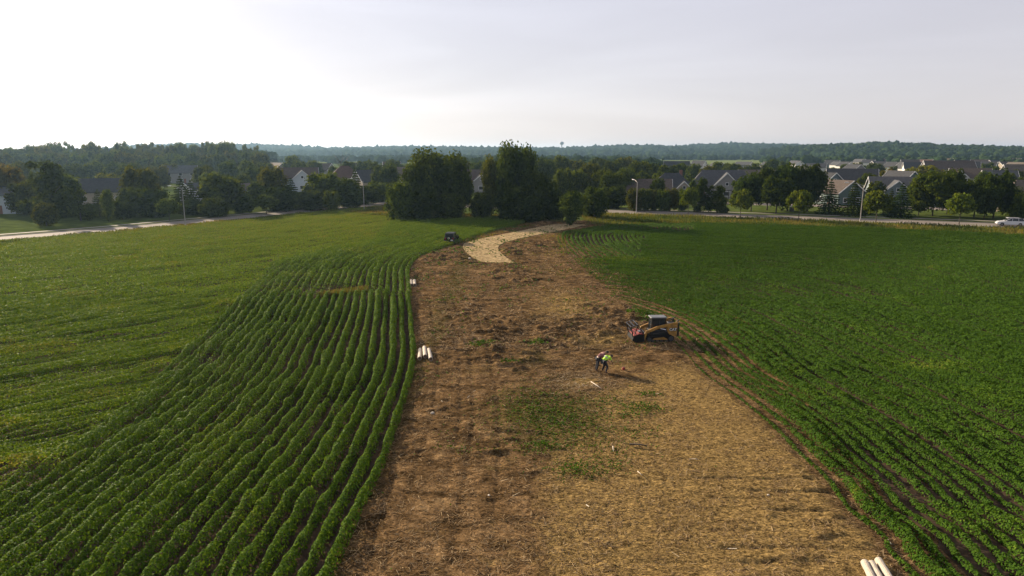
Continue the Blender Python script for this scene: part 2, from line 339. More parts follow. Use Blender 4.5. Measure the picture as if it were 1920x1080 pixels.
def smin(a, b, k):
    h = np.clip(0.5 + 0.5 * (b - a) / k, 0, 1); return b * (1 - h) + a * h - k * h * (1 - h)
LRD = offset_line(ROADL_NEAR, -3.0)
LRD = np.vstack([[-220, 5], [-165, 48], LRD[6:]])
RTOP = np.array([[-20, 163], G(1150, 423), G(1440, 423), G(1700, 432), G(1920, 442), (135, 101), (190, 76)])
ROW = 0.76
YB = [(9, 22), (22, 30), (30, 40), (40, 52), (52, 70), (70, 95), (95, 125), (125, 200)]
def crop(side):
    poly = LEFT_FIELD if side == 'L' else RIGHT_FIELD
    C = []; Nn = []; S = []; A = []
    for (y0, y1) in YB:
        ym = (y0 + y1) / 2; dist = math.hypot(ym, H)
        size = min(max(0.0019 * dist, 0.092), 0.135)
        xm = 0.80 * y1 + 20
        if side == 'L': bx = (-xm, 8)
        else: bx = (6, xm)
        area = (bx[1] - bx[0]) * (y1 - y0)
        lai = 3.2 if y1 < 75 else 1.9
        n = int(area * lai / (0.5 * size * size) * (1.0))
        x = RNG.uniform(bx[0], bx[1], n); y = RNG.uniform(y0, y1, n)
        x += 0; m = inpoly(x, y, poly); x = x[m]; y = y[m]
        if side == 'L':
            de, gx_, gy_ = pdistg(x, y, LEFT_EDGE)
            wob = (fbm(x, y, 14, 2, 5) - 0.5) * 1.0
            # rows that follow the strip of bare earth, and the rows beyond that run with the road
            b = inpoly(x, y, [(-300, -50)] + MERGE[::-1] + [(-30, 190), (-300, 260)])
            dr, hx_, hy_ = pdistg(x, y, LRD); gx_ = np.where(b, hx_, gx_); gy_ = np.where(b, hy_, gy_)
            ph = np.where(b, dr, de + wob * (y < 70))
            hh, wd, edge = 0.80, 0.345, sstep(0.1, 0.7, de)
        else:
            de, gx_, gy_ = pdistg(x, y, RIGHT_EDGE); dr = .41 * x + .912 * y - 68; head = (y > 97) & (de < 10 + (y - 97) * .25)
            wq = np.where(head, 1.0, np.clip(.5 + .5 * (de - dr) / 15, 0, 1)); gx_ = gx_ * wq + .41 * (1 - wq); gy_ = gy_ * wq + .912 * (1 - wq)
            ph = np.where(head, de, -smin(-de, -dr, 15.0)) + (fbm(x, y, 18, 2, 9) - 0.5) * 0.8
            hh, wd = 0.40, 0.25
            edge = sstep(-0.3, 1.0 + (1.5 + 8 * fbm(x, y, 9, 2, 4)) * sstep(27, 56, y) * sstep(125, 100, y), de)
            b = np.zeros(x.shape, bool)
        fr = ph / ROW; ri = np.floor(fr); fr = fr - ri - 0.5
        vig = fbm(x, y, 9, 3, 21); pat = fbm(x, y, 1.3, 2, 33) ; patl = fbm(x + ri * 7.7, y - ri * 3.1, 0.8, 2, 3)
        if side == 'L':
            wf = wd * (0.60 + 0.66 * vig) * (0.62 + 0.72 * patl)
            # thin rows round the middle of the near block
            thin = np.exp(-(((x + 17.5) / 4.0) ** 2 + ((y - 47) / 7.0) ** 2)) + 0.7 * np.exp(-(((x + 14) / 3.0) ** 2 + ((y - 25) / 3.0) ** 2))
            wf *= 1 - 0.35 * np.clip(thin, 0, 1)
            wf = np.where(b, np.clip(0.175 + .07 * (vig - .5) + .06 * (patl - .5), .12, .21), wf)
        else:
            wf = wd * (0.84 + 0.32 * vig) * (0.88 + 0.22 * patl) * (0.45 + 0.55 * edge)
            wf = np.where(edge > .9, np.maximum(wf, 0.19 + 0.03 * sstep(45, 80, y + x * .4)), wf)
        # stretches of each row that came up stronger or weaker than its neighbours
        al = -x * gy_ + y * gx_; rv = sstep(.15, .85, .65 * vnoise(ri * 13.7 + .5, al / 9.0, 5) + .35 * vnoise(ri * 5.3 + .5, al / 3.0, 6))
        str_ = np.where(b, 1.25, .6) if side == 'L' else 1.0
        wf = wf * (1 + str_ * (rv - .5) * .75)
        # single plants: each a small dome with a darker hollow between it and the next
        pn = sstep(.12, .88, vnoise(x / .34, y / .34, 41)); pc = .30 if side == 'R' else np.where(b, .0, .12)
        wf = wf * (1 + pc * (pn - .5) * .35)
        top = 1 - (np.abs(fr) / wf) ** 2.2
        keep = top > 0
        # brown streak crossing the curved rows, bare pockets
        if side == 'L':
            sx, sy = G(640, 549); keep &= ~((np.abs(y - sy + (x - sx) * 0.10) < 1.5 + 1.2 * pat) & (np.abs(x - sx) < 4.2) & (RNG.random(len(x)) < 0.8))
            bare = fbm(x, y, 6, 3, 77) < 0.17
            keep &= ~(bare & (RNG.random(len(x)) < 0.7))
            keep &= (de > 0.15) & ~((vnoise(ri * 7.1 + .5, al / 1.1, 9) < .06) & ~b)
        else:
            keep &= RNG.random(len(x)) < (0.6 + 0.4 * edge)
            keep &= ~((fbm(x, y, 2.2, 2, 58) < 0.22) & (RNG.random(len(x)) < 0.6))
        gx_ = gx_[keep]; gy_ = gy_[keep]; wfk = wf[keep]; x = x[keep]; y = y[keep]; top = top[keep]; vg = vig[keep]; fr = fr[keep]; b = b[keep]; pt = pat[keep]; pl = patl[keep]
        e = edge[keep] if side == 'R' else 1
        hgt = hh * (0.72 + 0.5 * vg) * (0.75 + 0.45 * pl) * (1 if side == 'L' else (0.5 + 0.5 * e)) * np.sqrt(top)
        if side == 'L': hgt = np.where(b, 0.43 * (0.88 + 0.24 * vg) * (0.93 + 0.14 * pl) * np.sqrt(top), hgt)
        else: hgt = hh * (0.85 + 0.3 * vg) * (0.88 + 0.24 * pl) * (0.5 + 0.5 * e) * np.sqrt(top)
        rvk = (1 + str_ * (rv - .5) * .9)[keep] if side == 'R' else (1 + str_ * (rv - .5) * .9)[keep]; hgt = hgt * rvk * (1 + pc * (pn - .5) * 1.05)[keep]
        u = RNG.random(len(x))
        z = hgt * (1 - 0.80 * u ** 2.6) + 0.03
        side_ = fr / wfk; k = RNG.normal(size=(len(x), 3)) * 0.30; k[:, 2] += 0.22 + 0.75 * (1 - np.abs(side_)); k[:, 0] += gx_ * side_ * 1.0; k[:, 1] += gy_ * side_ * 1.0
        C.append(np.stack([x, y, z], 1)); Nn.append(k)
        S.append(size * RNG.uniform(0.75, 1.25, len(x)))
        yel = fbm(x, y, 5, 3, 61 if side == 'L' else 71); yel = 0.55 * sstep(0.64, 0.85, yel)
        far = sstep(60, 150, y) * (0.16 if side == 'L' else 0.05)  # leaves lighter with distance: haze and backlight put into their colour
        a = 0.18 + 0.44 * RNG.random(len(x)) + 0.55 * yel * RNG.random(len(x)) + far + (0.12 * b)
        a += 0.18 * (1 - u) - 0.05  # upper leaves lighter, lower ones darker: shade inside the row painted in
        if side == 'L':   # tall yellowish weed clumps
            for (px, py, r) in [(425, 578, 1.5), (55, 890, 1.3), (10, 895, 1.2), (300, 690, 0.9), (18, 810, 1.0), (330, 360, 1)]:
                gx, gy = G(px, py); q = np.exp(-(((x - gx) / (r * 1.6)) ** 2 + ((y - gy) / r) ** 2)); a += q * 0.35 * RNG.random(len(x)); C[-1][:, 2] += q * 0.35
        else:
            a -= 0.24
            for (px, py, r) in [(1740, 692, 1.6), (1600, 935, 0.35), (1190, 490, 2.5), (1740, 505, 1.0)]:
                gx, gy = G(px, py); q = np.exp(-(((x - gx) / (r * 1.8)) ** 2 + ((y - gy) / r) ** 2)); a += q * 0.7 * RNG.random(len(x))
        A.append(np.clip(a, 0, 1))
    C = np.concatenate(C); Nn = np.concatenate(Nn); S = np.concatenate(S); A = np.concatenate(A)
    V, F = kites(C, Nn, S, 1.35)
    me = np_mesh('soybean_crop', V, F, M['crop'], {'v': A})
    print('crop', side, len(F))
    o = np_obj('soybean_crop', me)
    return tag(o, 'curving rows of leafy green soybeans left of the bare earth' if side == 'L' else 'closed dark green soybean rows right of the bare earth', 'crop', None, 'stuff')
crop('L'); crop('R')

MAT_L = catmull([G(*p) for p in [(905, 495), (880, 480), (868, 464), (880, 455), (920, 446), (975, 435), (1030, 424), (1065, 421.5)]], 6)
MAT_R = catmull([G(*p) for p in [(965, 496), (945, 482), (934, 468), (944, 458), (975, 449), (1020, 440), (1070, 430), (1100, 423.5)]], 6)
MAT_POLY = np.vstack([MAT_L, MAT_R[::-1]])
# ------------------------------------------------------------------ bare earth strip
def dirt():
    ys = [6.0]
    while ys[-1] < 150: ys.append(ys[-1] + max(0.10, ys[-1] * 0.0032))
    ys = np.array(ys); xl = np.interp(ys, LEFT_EDGE[:, 1], LEFT_EDGE[:, 0]) - 0.75
    ryo = np.argsort(RIGHT_EDGE[:, 1]); xr = np.interp(ys, RIGHT_EDGE[ryo, 1], RIGHT_EDGE[ryo, 0]) + 2.6 + 6.5 * sstep(28, 58, ys) * sstep(122, 104, ys)
    nc = 250; t = np.linspace(0, 1, nc)
    X = xl[:, None] + (xr - xl)[:, None] * t[None, :]; Y = np.repeat(ys[:, None], nc, 1)
    ed = np.minimum(t, 1 - t)[None, :] * (xr - xl)[:, None]
    tp = sstep(0.0, 1.6, ed)
    f = Y.ravel(); x = X.ravel()
    wx_ = x + 1.6 * (fbm(x, f, 3.5, 2, 15) - .5); wf_ = f + 1.4 * (fbm(x, f, 3.0, 2, 16) - .5)
    clod = fbm(wx_ * 0.7, wf_ * 1.7, 0.85, 4, 101)                 # ridges running across, pushed by the machine
    rough = 0.35 + 0.9 * sstep(0.42, 0.62, fbm(x, f, 8, 2, 7))
    strawm = np.clip(sstep(46, 40, f + (x - 8) * -0.9) * sstep(0.5, 4.5, x + (42 - f) * 0.08) * sstep(-3, 2.0, x) , 0, 1)
    strawm = np.maximum(strawm, 0.16 * sstep(31, 24, f) + 0.40 * sstep(-3, 7, x) * sstep(31, 24, f))
    strawm = np.maximum(strawm, np.exp(-(((x - 5.2) / 3.4) ** 2 + ((f - 66) / 9) ** 2)) * 0.8)
    strawm = np.maximum(strawm, np.exp(-(((x - 6.5) / 2.4) ** 2 + ((f - 52.5) / 2.0) ** 2)) * 1.0)
    for px, py, rx, ry, k_ in [(1092, 722, 1.5, 1.4, .9), (1165, 690, 1.4, 1.2, .6), (1150, 640, 2.2, 1.5, .9), (1010, 600, 2.0, 2.5, .5), (1045, 560, 3.0, 3.0, .6), (900, 700, 1.5, 2, .35), (1240, 700, 1.5, 1.5, .6)]:
        gx, gy = G(px, py); strawm = np.maximum(strawm, k_ * np.exp(-(((x - gx) / rx) ** 2 + ((f - gy) / ry) ** 2)))
    green = np.exp(-(((x - 2.2) / 4.0) ** 2 + ((f - 37.0) / 5.5) ** 2)) * 0.85 + 0.5 * np.exp(-(((x - 1.5) / 2.2) ** 2 + ((f - 48) / 3) ** 2)) \
        + 0.45 * np.exp(-(((x + 6.6) / 1.2) ** 2)) + 0.4 * sstep(40, 80, f) * fbm(x, f, 5, 3, 12)
    rough *= 1 - 0.62 * strawm * (f < 46)
    de = pdist(x, f, LEFT_EDGE); ruts = sum(np.exp(-((de + .5 * (fbm(x, f, 9, 2, 60) - .5) - q) / .17) ** 2) for q in (1.5, 3.1, 3.9, 5.4)) * (f < 85) * (0.25 + .8 * fbm(x, f, 4, 2, 61))
    rough *= 1 - 0.6 * sstep(6.0, 3.5, de) * (f < 80)
    xre = np.interp(f, RIGHT_EDGE[ryo, 1], RIGHT_EDGE[ryo, 0]); inr = sstep(xre + .6, xre - .8, x); rough *= .06 + .94 * inr; strawm = strawm * (.12 + .88 * inr)
    lx, ly = G(1224, 641); rough *= 1 - .9 * np.exp(-(((x - lx) / 2.6) ** 2 + ((f - ly) / 1.8) ** 2) ** 2); lx, ly = G(1128, 702); rough *= 1 - .8 * np.exp(-(((x - lx) / 1.5) ** 2 + ((f - ly) / 1.3) ** 2) ** 2)
    groove = 0
    for gx0, gx1, gy, ga in [(1350, 1440, 838, .6), (1300, 1530, 902, 1), (1400, 1560, 926, .9), (1440, 1570, 963, 1), (1180, 1290, 905, .5), (1250, 1420, 1000, .4), (1330, 1620, 1035, .8), (1180, 1500, 1062, .5), (1330, 1440, 940, .5)]:
        ax, ay = G(gx0, gy); bx, by = G(gx1, gy + 3); yy = ay + (x - ax) * (by - ay) / (bx - ax) + .12 * (vnoise(x * .8, f * 0, 3) - .5)
        groove = groove + ga * np.exp(-((f - yy) / .085) ** 2) * sstep(ax - .4, ax + .4, x) * sstep(bx + .4, bx - .4, x)
    z = (sstep(0.50, 0.80, clod) * 0.23 + fbm(x * .7, f * 1.5, 0.5, 4, 55) * 0.23) * rough + fbm(x, f, 0.28, 2, 66) * 0.05
    z *= 1 - 0.93 * sstep(1.2, 0.0, np.where(inpoly(x, f, MAT_POLY), 0.0, pdist(x, f, np.vstack([MAT_POLY, MAT_POLY[:1]]))))
    z = 0.016 + z * (0.12 + 0.88 * tp.ravel()) + (0.13 * (.35 + .65 * inr) - 0.085 * ruts.clip(0, 1) - 0.11 * np.clip(groove, 0, 1)) * tp.ravel()
    V = np.stack([x, f, z], 1); nr = len(ys)
    i = np.arange(nr - 1)[:, None] * nc + np.arange(nc - 1)[None, :]
    F = np.stack([i, i + 1, i + nc + 1, i + nc], -1).reshape(-1, 4)
    me = np_mesh('bare_earth', V, F, M['dirt'], {'straw': strawm, 'green': np.clip(green, 0, 1)}, 'POINT', smooth=True)
    o = np_obj('bare_earth', me); o['kind'] = 'structure'
    return ys, xl, xr, z.reshape(nr, nc)
DY, DXL, DXR, DZ = dirt()
def dirt_z(x, y):
    xl = np.interp(y, DY, DXL); xr = np.interp(y, DY, DXR); nc = DZ.shape[1]
    c = np.clip((x - xl) / (xr - xl) * (nc - 1), 0, nc - 1.001); r = np.clip(np.interp(y, DY, np.arange(len(DY))), 0, len(DY) - 1.001)
    ci = np.asarray(c).astype(int); ri = np.asarray(r).astype(int); a = c - ci; b = r - ri
    return (DZ[ri, ci] * (1 - a) + DZ[ri, ci + 1] * a) * (1 - b) + (DZ[ri + 1, ci] * (1 - a) + DZ[ri + 1, ci + 1] * a) * b

def slivers(n, y0, y1, ln, wd, name_attr, seedpos=None):
    y = y0 + (y1 - y0) * RNG.random(n) ** 1.6
    xl = np.interp(y, DY, DXL) + 0.2; xr = np.interp(y, DY, DXR) - 0.8 - 4.5 * sstep(28, 58, y) * sstep(122, 104, y)
    x = xl + (xr - xl) * RNG.random(n)
    return x, y
def straw_litter():
    Vs = []; Fs = []; As = []; off = 0
    for n, y0, y1, l0, l1, w0, bright in [(60000, 14, 60, 0.10, 0.30, 0.022, 0.0), (26000, 50, 110, 0.2, 0.5, 0.05, 0.0), (260, 16, 80, 0.2, 0.45, 0.04, 0.32)]:
        x, y = slivers(n, y0, y1, 0, 0, None)
        if y0 == 14: x[:5000] = G(1095, 722)[0] + RNG.normal(0, 2.2, 5000); y[:5000] = G(1105, 712)[1] + RNG.normal(0, 2.0, 5000)
        cl = fbm(x, y, 1.1, 3, 88); k = RNG.random(n) < sstep(0.36, 0.62, cl) + 0.12; x = x[k]; y = y[k]; n = len(x)
        z = dirt_z(x, y) + 0.015
        a = RNG.uniform(0, 2 * math.pi, n); L = RNG.uniform(l0, l1, n) * 0.5; tilt = RNG.normal(0, 0.22, n)
        d = np.stack([np.cos(a), np.sin(a), tilt], 1) * L[:, None]; s = np.stack([-np.sin(a), np.cos(a), RNG.normal(0, .3, n)], 1) * (w0 * 0.5)
        c = np.stack([x, y, z + np.abs(tilt) * L], 1)
        V = np.stack([c - d - s * .6, c + d - s, c + d + s, c - d + s * .6], 1).reshape(-1, 3)
        Vs.append(V); Fs.append(np.arange(4 * n).reshape(-1, 4) + off); off += 4 * n
        cx_, cy_ = G(1095, 722); pale = .24 * np.exp(-(((x - cx_) / 2.2) ** 2 + ((y - cy_) / 1.6) ** 2))
        As.append(np.clip(RNG.random(n) ** 1.3 * 0.8 + bright + pale + 0.02, 0, 1))
    me = np_mesh('straw_litter', np.concatenate(Vs), np.concatenate(Fs), M['straw'], {'v': np.concatenate(As)})
    tag(np_obj('straw_litter', me), 'dry straw and broken stalks strewn over the bare earth', 'straw', None, 'stuff')
straw_litter()
def cut_greens():
    Cc = []; 
    for px, py, rx, ry, n, hh in [(905, 651, 1.0, 0.5, 420, .25), (1005, 650, .9, .5, 260, .18), (955, 688, .8, .4, 160, .15), (1205, 772, 1.1, .55, 520, .3), (1180, 785, .8, .4, 200, .2),
                       (1085, 890, 1.15, 0.6, 700, .28), (1020, 842, 1.0, .35, 380, .22), (1215, 745, .7, .3, 160, .15), (1195, 815, 1.2, .8, 160, .1), (1060, 800, 2.0, 1.6, 500, .08), (1000, 780, 2.4, 1.4, 420, .07),
                       (1150, 880, .6, .4, 100, .1), (1130, 760, 1.4, 1.0, 250, .08), (1200, 590, 1.1, .7, 420, .35), (1215, 605, .9, .5, 300, .3), (870, 850, 1.4, .5, 120, .08), (1000, 855, .7, .3, 90, .1), (1050, 810, 3.4, 2.8, 1500, .04), (1010, 760, 3.0, 2.4, 900, .03), (1120, 850, 1.8, 1.6, 400, .04)]:
        n = int(n * .55); gx, gy = G(px, py); x = gx + RNG.normal(0, rx * .6, n); y = gy + RNG.normal(0, ry * .8, n)
        q = np.exp(-((x - gx) / rx) ** 2 - ((y - gy) / ry / 1.5) ** 2)
        Cc.append(np.stack([x, y, dirt_z(x, y) + 0.03 + hh * q * RNG.random(n)], 1))
    # low weeds down the left margin and on the far half
    n = 26000; y = RNG.uniform(16, 140, n); xl = np.interp(y, DY, DXL); xr = np.interp(y, DY, DXR)
    t = RNG.random(n); x = xl + (xr - xl) * t
    d = fbm(x, y, 2.6, 3, 91); pr = sstep(0.50, 0.68, d) * (0.35 + 0.65 * (x - xl < 3.5)) * np.where(y > 46, 1.0, np.where(x - xl < 3.5, 0.8, 0.05))
    k = RNG.random(n) < pr; x = x[k]; y = y[k]
    Cc.append(np.stack([x, y, dirt_z(x, y) + 0.03 + 0.12 * RNG.random(len(x))], 1))
    C = np.concatenate(Cc); nn = RNG.normal(size=C.shape) * .6; nn[:, 2] = abs(nn[:, 2]) + .6
    V, F = kites(C, nn, np.clip(0.0030 * C[:, 1], 0.10, 0.30) * RNG.uniform(.7, 1.2, len(C)), 1.4)
    me = np_mesh('cut_plants', V, F, M['crop'], {'v': RNG.uniform(0.0, 0.55, len(F)) ** 1.2})
    tag(np_obj('cut_plants', me), 'scattered torn green plants and weeds on the bare earth', 'weeds', None, 'stuff')
cut_greens()

# ------------------------------------------------------------------ verges of tall weeds
def verge(name, label, pts, n, hmin, hmax, wd, tone):
    x, y = pts(n); n = len(x)
    p = fbm(x, y, 4, 3, 31); hgt = RNG.uniform(hmin, hmax, n) * (0.45 + 1.1 * p)
    a = RNG.uniform(0, math.pi, n); lean = RNG.normal(0, 0.18, (n, 2)) * hgt[:, None]
    s = np.stack([np.cos(a), np.sin(a)], 1) * (wd * RNG.uniform(.6, 1.3, n))[:, None] * .5
    z0 = np.zeros(n)
    V = np.empty((n, 4, 3), np.float32)
    V[:, 0, :2] = np.stack([x, y], 1) - s; V[:, 1, :2] = np.stack([x, y], 1) + s
    V[:, 2, :2] = np.stack([x, y], 1) + lean + s * .5; V[:, 3, :2] = np.stack([x, y], 1) + lean - s * .5
    V[:, :2, 2] = 0.005; V[:, 2, 2] = hgt; V[:, 3, 2] = hgt * 0.9
    A = np.clip(tone + 0.9 * (fbm(x, y, 6, 3, 44) - 0.5) + RNG.normal(0, .14, n), 0, 1)
    me = np_mesh(name, V.reshape(-1, 3), np.arange(4 * n).reshape(-1, 4), M['weed'], {'v': A})
    tag(np_obj(name, me), label, 'grass', None, 'stuff')
def band(line, lo, hi, exclude=None):
    def f(n):
        t = RNG.uniform(0, len(line) - 1, n); i = t.astype(int); q = (t - i)[:, None]
        lo_ = offset_line(line, lo); hi_ = offset_line(line, hi)
        a = lo_[i] * (1 - q) + lo_[i + 1] * q; b = hi_[i] * (1 - q) + hi_[i + 1] * q
        r = RNG.random(n)[:, None]; p = a * (1 - r) + b * r
        return p[:, 0], p[:, 1]
    return f
def poly_pts(P):
    P = np.array(P)
    def f(n):
        x = RNG.uniform(P[:, 0].min(), P[:, 0].max(), n); y = RNG.uniform(P[:, 1].min(), P[:, 1].max(), n)
        m = inpoly(x, y, P); return x[m], y[m]
    return f
verge('tall_grass', 'shaggy olive and brown weeds between the right road and the crop',
      poly_pts([tuple(p) for p in offset_line(ROADR_NEAR, -0.8) if p[0] > 14] + [(150, 96), G(1920, 443), G(1700, 433), G(1440, 424), G(1300, 420), G(1150, 424), G(1100, 424)]), 130000, 0.15, 0.65, 0.16, 0.26)
verge('tall_grass', 'olive grass strip between the left road and the crop', band(ROADL_NEAR[4:], -4.5, -0.4), 24000, 0.15, 0.5, 0.16, 0.28)
verge('tall_grass', 'dry weeds in the corner below the central trees',
      poly_pts([G(640, 400), G(690, 396), G(740, 388), G(770, 400), G(1010, 410), G(1070, 421), G(1100, 423), G(1000, 416), G(900, 412), G(820, 411), G(745, 409)]), 90000, 0.2, 0.9, 0.16, 0.45)
verge('tall_grass', 'brown weeds beside the straw mat at the field edge', poly_pts([G(850, 458), G(905, 440), G(1000, 415), G(1060, 421), G(1010, 424), G(960, 433), G(880, 458)]), 22000, 0.1, 0.45, 0.12, 0.6)
verge('tall_grass', 'sparse brown weeds inside the bend of the straw mat', poly_pts([G(960, 470), G(1010, 445), G(1090, 430), G(1130, 427), G(1060, 446), G(1062, 480), G(1100, 520), G(1040, 520)]), 14000, 0.08, 0.4, 0.10, 0.55)
verge('tall_grass', 'dry brown weeds in a streak across the curved soybean rows', poly_pts([G(598, 556), G(640, 549), G(690, 543), G(690, 549), G(640, 556), G(600, 562)]), 9000, 0.15, 0.6, 0.08, 0.5)

# ================================================================== TREES
def ico(sub=1):
    bm = bmesh.new(); bmesh.ops.create_icosphere(bm, subdivisions=sub, radius=1.0)
    v = np.array([p.co[:] for p in bm.verts]); f = np.array([[q.index for q in p.verts] for p in bm.faces]); bm.free(); return v, f
ICO2 = ico(2); ICO1 = ico(1)
def crown_mesh(name, blobs, nleaf, size, core=0.72, seed=1, droop=0.0, layer=None, mat=None):
    """blobs: (x,y,z,rx,ry,rz) lumps; leaves scattered in their outer shells over a rough inner mass"""
    rs = np.random.default_rng(seed); B = np.array(blobs, float)
    wgt = (B[:, 3] * B[:, 4] * B[:, 5]) ** (2 / 3); wgt /= wgt.sum()
    bi = rs.choice(len(B), nleaf, p=wgt); b = B[bi]
    d = rs.normal(size=(nleaf, 3)); d /= np.linalg.norm(d, axis=1)[:, None]
    r = 0.74 + 0.32 * rs.random(nleaf) + 0.10 * rs.normal(size=nleaf)
    p = b[:, :3] + d * b[:, 3:6] * r[:, None]
    if layer is not None: p[:, 2] = np.round(p[:, 2] / layer) * layer * 0.75 + p[:, 2] * 0.25
    nn = d * 0.8 + rs.normal(size=(nleaf, 3)) * 0.6; nn[:, 2] += 0.25
    V, F = kites(p, nn, size * rs.uniform(.6, 1.35, nleaf), 1.3)
    a = 0.12 + 0.62 * rs.random(nleaf) + 0.35 * (fbm(p[:, 0] * 1.3 + p[:, 2], p[:, 1] + p[:, 2] * .7, 0.25, 2, seed) - .5)
    F = [tuple(f) for f in F]; Vl = [V]; off = len(V); att = list(a)
    iv, if_ = ICO1
    Fl = []
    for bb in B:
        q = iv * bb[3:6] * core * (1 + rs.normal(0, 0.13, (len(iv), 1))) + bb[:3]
        Vl.append(q); Fl.append(if_ + off); off += len(q); att += [0.05] * len(if_)  # dark core added inside each lump to block light through the crown
    V = np.concatenate(Vl); T = np.concatenate(Fl) if Fl else np.zeros((0, 3), int)
    me = bpy.data.meshes.new(name); me.vertices.add(len(V)); me.vertices.foreach_set('co', V.astype(np.float32).ravel())
    lv = np.concatenate([np.array(F).ravel(), T.ravel()]).astype(np.int32); nq = len(F); nt_ = len(T)
    me.loops.add(len(lv)); me.loops.foreach_set('vertex_index', lv); me.polygons.add(nq + nt_)
    ls = np.concatenate([np.arange(nq) * 4, nq * 4 + np.arange(nt_) * 3]).astype(np.int32)
    me.polygons.foreach_set('loop_start', ls); me.polygons.foreach_set('loop_total', np.array([4] * nq + [3] * nt_, np.int32))
    me.update(calc_edges=True)
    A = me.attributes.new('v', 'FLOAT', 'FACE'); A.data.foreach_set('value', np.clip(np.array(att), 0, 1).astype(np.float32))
    me.materials.append(mat or M['tree']); return me
def tube_mesh(name, segs, mat, n=7):
    """segs: list of polylines [(x,y,z,r),...]"""
    bm = bmesh.new()
    for L in segs:
        rings = []
        for i, (x, y, z, r) in enumerate(L):
            a = Vector(L[max(i - 1, 0)][:3]); b = Vector(L[min(i + 1, len(L) - 1)][:3]); d = (b - a).normalized()
            u = d.orthogonal().normalized(); v = d.cross(u)
            rings.append([bm.verts.new(Vector((x, y, z)) + (u * math.cos(2 * math.pi * k / n) + v * math.sin(2 * math.pi * k / n)) * r) for k in range(n)])
        for i in range(len(rings) - 1):
            A_, B_ = rings[i], rings[i + 1]
            # keep rings aligned
            k0 = min(range(n), key=lambda k: (B_[k].co - A_[0].co).length)
            for k in range(n): bm.faces.new((A_[k], A_[(k + 1) % n], B_[(k + 1 + k0) % n], B_[(k + k0) % n]))
        bm.faces.new(rings[0]); bm.faces.new(rings[-1])
    bmesh.ops.recalc_face_normals(bm, faces=bm.faces)
    me = bpy.data.meshes.new(name); bm.to_mesh(me); bm.free()
    me.polygons.foreach_set('use_smooth', [True] * len(me.polygons)); me.materials.append(mat); return me
# prototypes in a unit box: height 1, half width 0.5
def round_blobs(seed, n=16, z0=0.16, z1=1.0, pear=0.0, squash=1.0):
    rs = random.Random(seed); L = []
    zc = (z0 + z1) / 2; hz = (z1 - z0) / 2
    L.append((0, 0, zc, .30, .30, hz * .78))
    for i in range(n):
        th = i * 2.4 + rs.random(); q = -0.85 + 1.75 * (i + rs.random() * .6) / n
        q = min(q, .92); rr = math.sqrt(max(0, 1 - q * q)) * (1 - pear * q * .5)
        s = rs.uniform(.13, .21)
        L.append((math.cos(th) * rr * (.5 - s * .8), math.sin(th) * rr * (.5 - s * .8), zc + q * (hz - s * .65 * squash), s, s, s * rs.uniform(.7, .95) * (hz / .42)))
    return L
PROTO = {}
def proto(kind, crowns, trunk): PROTO[kind] = (crowns, trunk)
def trunk_mesh(name, seed, top=0.6, r=0.022, limbs=5, z_start=0.2):
    rs = random.Random(seed); seg = [[(0, 0, -0.01, r * 1.35), (0, 0, 0.06, r), (rs.uniform(-.01, .01), rs.uniform(-.01, .01), top * .5, r * .8), (rs.uniform(-.02, .02), 0, top, r * .35)]]
    for i in range(limbs):
        z = z_start + (top - z_start) * i / limbs; a = i * 2.4 + rs.random(); l = rs.uniform(.16, .3)
        seg.append([(0, 0, z, r * .55), (math.cos(a) * l * .5, math.sin(a) * l * .5, z + l * .45, r * .35), (math.cos(a) * l, math.sin(a) * l, z + l * 1.0, r * .14)])
    return tube_mesh(name, seg, M['bark'], 6)
NL = 2600
proto('round', [crown_mesh('crown_round_%d' % i, round_blobs(10 + i, 18, .10), NL, .055, seed=i) for i in range(4)], trunk_mesh('trunk_round', 1, .6, .02))
proto('tall', [crown_mesh('crown_tall_%d' % i, round_blobs(30 + i, 22, .10, pear=-.35), NL + 2400, .046, core=.55, seed=20 + i) for i in range(3)], trunk_mesh('trunk_tall', 2, .7, .016))
proto('street', [crown_mesh('crown_street_%d' % i, round_blobs(50 + i, 14, .26, pear=.7), 1500, .075, core=.5, seed=40 + i) for i in range(3)], trunk_mesh('trunk_street', 3, .7, .016, 6, .28))
def loose(seed):
    rs = random.Random(seed); L = []
    for i in range(16):
        a = rs.random() * 6.28; r = rs.uniform(.08, .36); z = .38 + .54 * rs.random(); s = rs.uniform(.06, .13)
        L.append((math.cos(a) * r, math.sin(a) * r, z, s, s, s * .7))
    return L
proto('loose', [crown_mesh('crown_loose_%d' % i, loose(60 + i), 1300, .055, core=.45, seed=60 + i) for i in range(3)], trunk_mesh('trunk_loose', 4, .85, .018, 9, .3))
def spruce(seed):
    rs = np.random.default_rng(seed); n = 3400; lay = 15
    k = rs.integers(0, lay, n); q = (k + .5 + rs.normal(0, .10, n)) / lay; q = np.clip(q, 0.01, .995)
    R = .5 * (1 - q) ** .85 * (1 + .15 * np.sin(k * 2.1)) ; a = rs.random(n) * 6.283; a = np.round(a / .42 + k * .37) * .42 + rs.normal(0, .09, n)
    r = R * (rs.random(n) ** .45); z = .04 + .95 * q - (r / .5) * .07
    p = np.stack([np.cos(a) * r, np.sin(a) * r, z], 1); nn = np.stack([np.cos(a) * .4, np.sin(a) * .4, np.ones(n)], 1) + rs.normal(0, .35, (n, 3))
    V, F = kites(p, nn, .055 * rs.uniform(.6, 1.3, n) * (1.2 - .6 * q), 1.9)
    return V, F, rs.random(n)
def spruce_mesh(i):
    V, F, a = spruce(80 + i); return np_mesh('crown_spruce_%d' % i, V, F, M['tree'], {'v': a * .7})
proto('spruce', [spruce_mesh(i) for i in range(3)], tube_mesh('trunk_spruce', [[(0, 0, -.01, .022), (0, 0, .96, .004)]], M['bark'], 6))
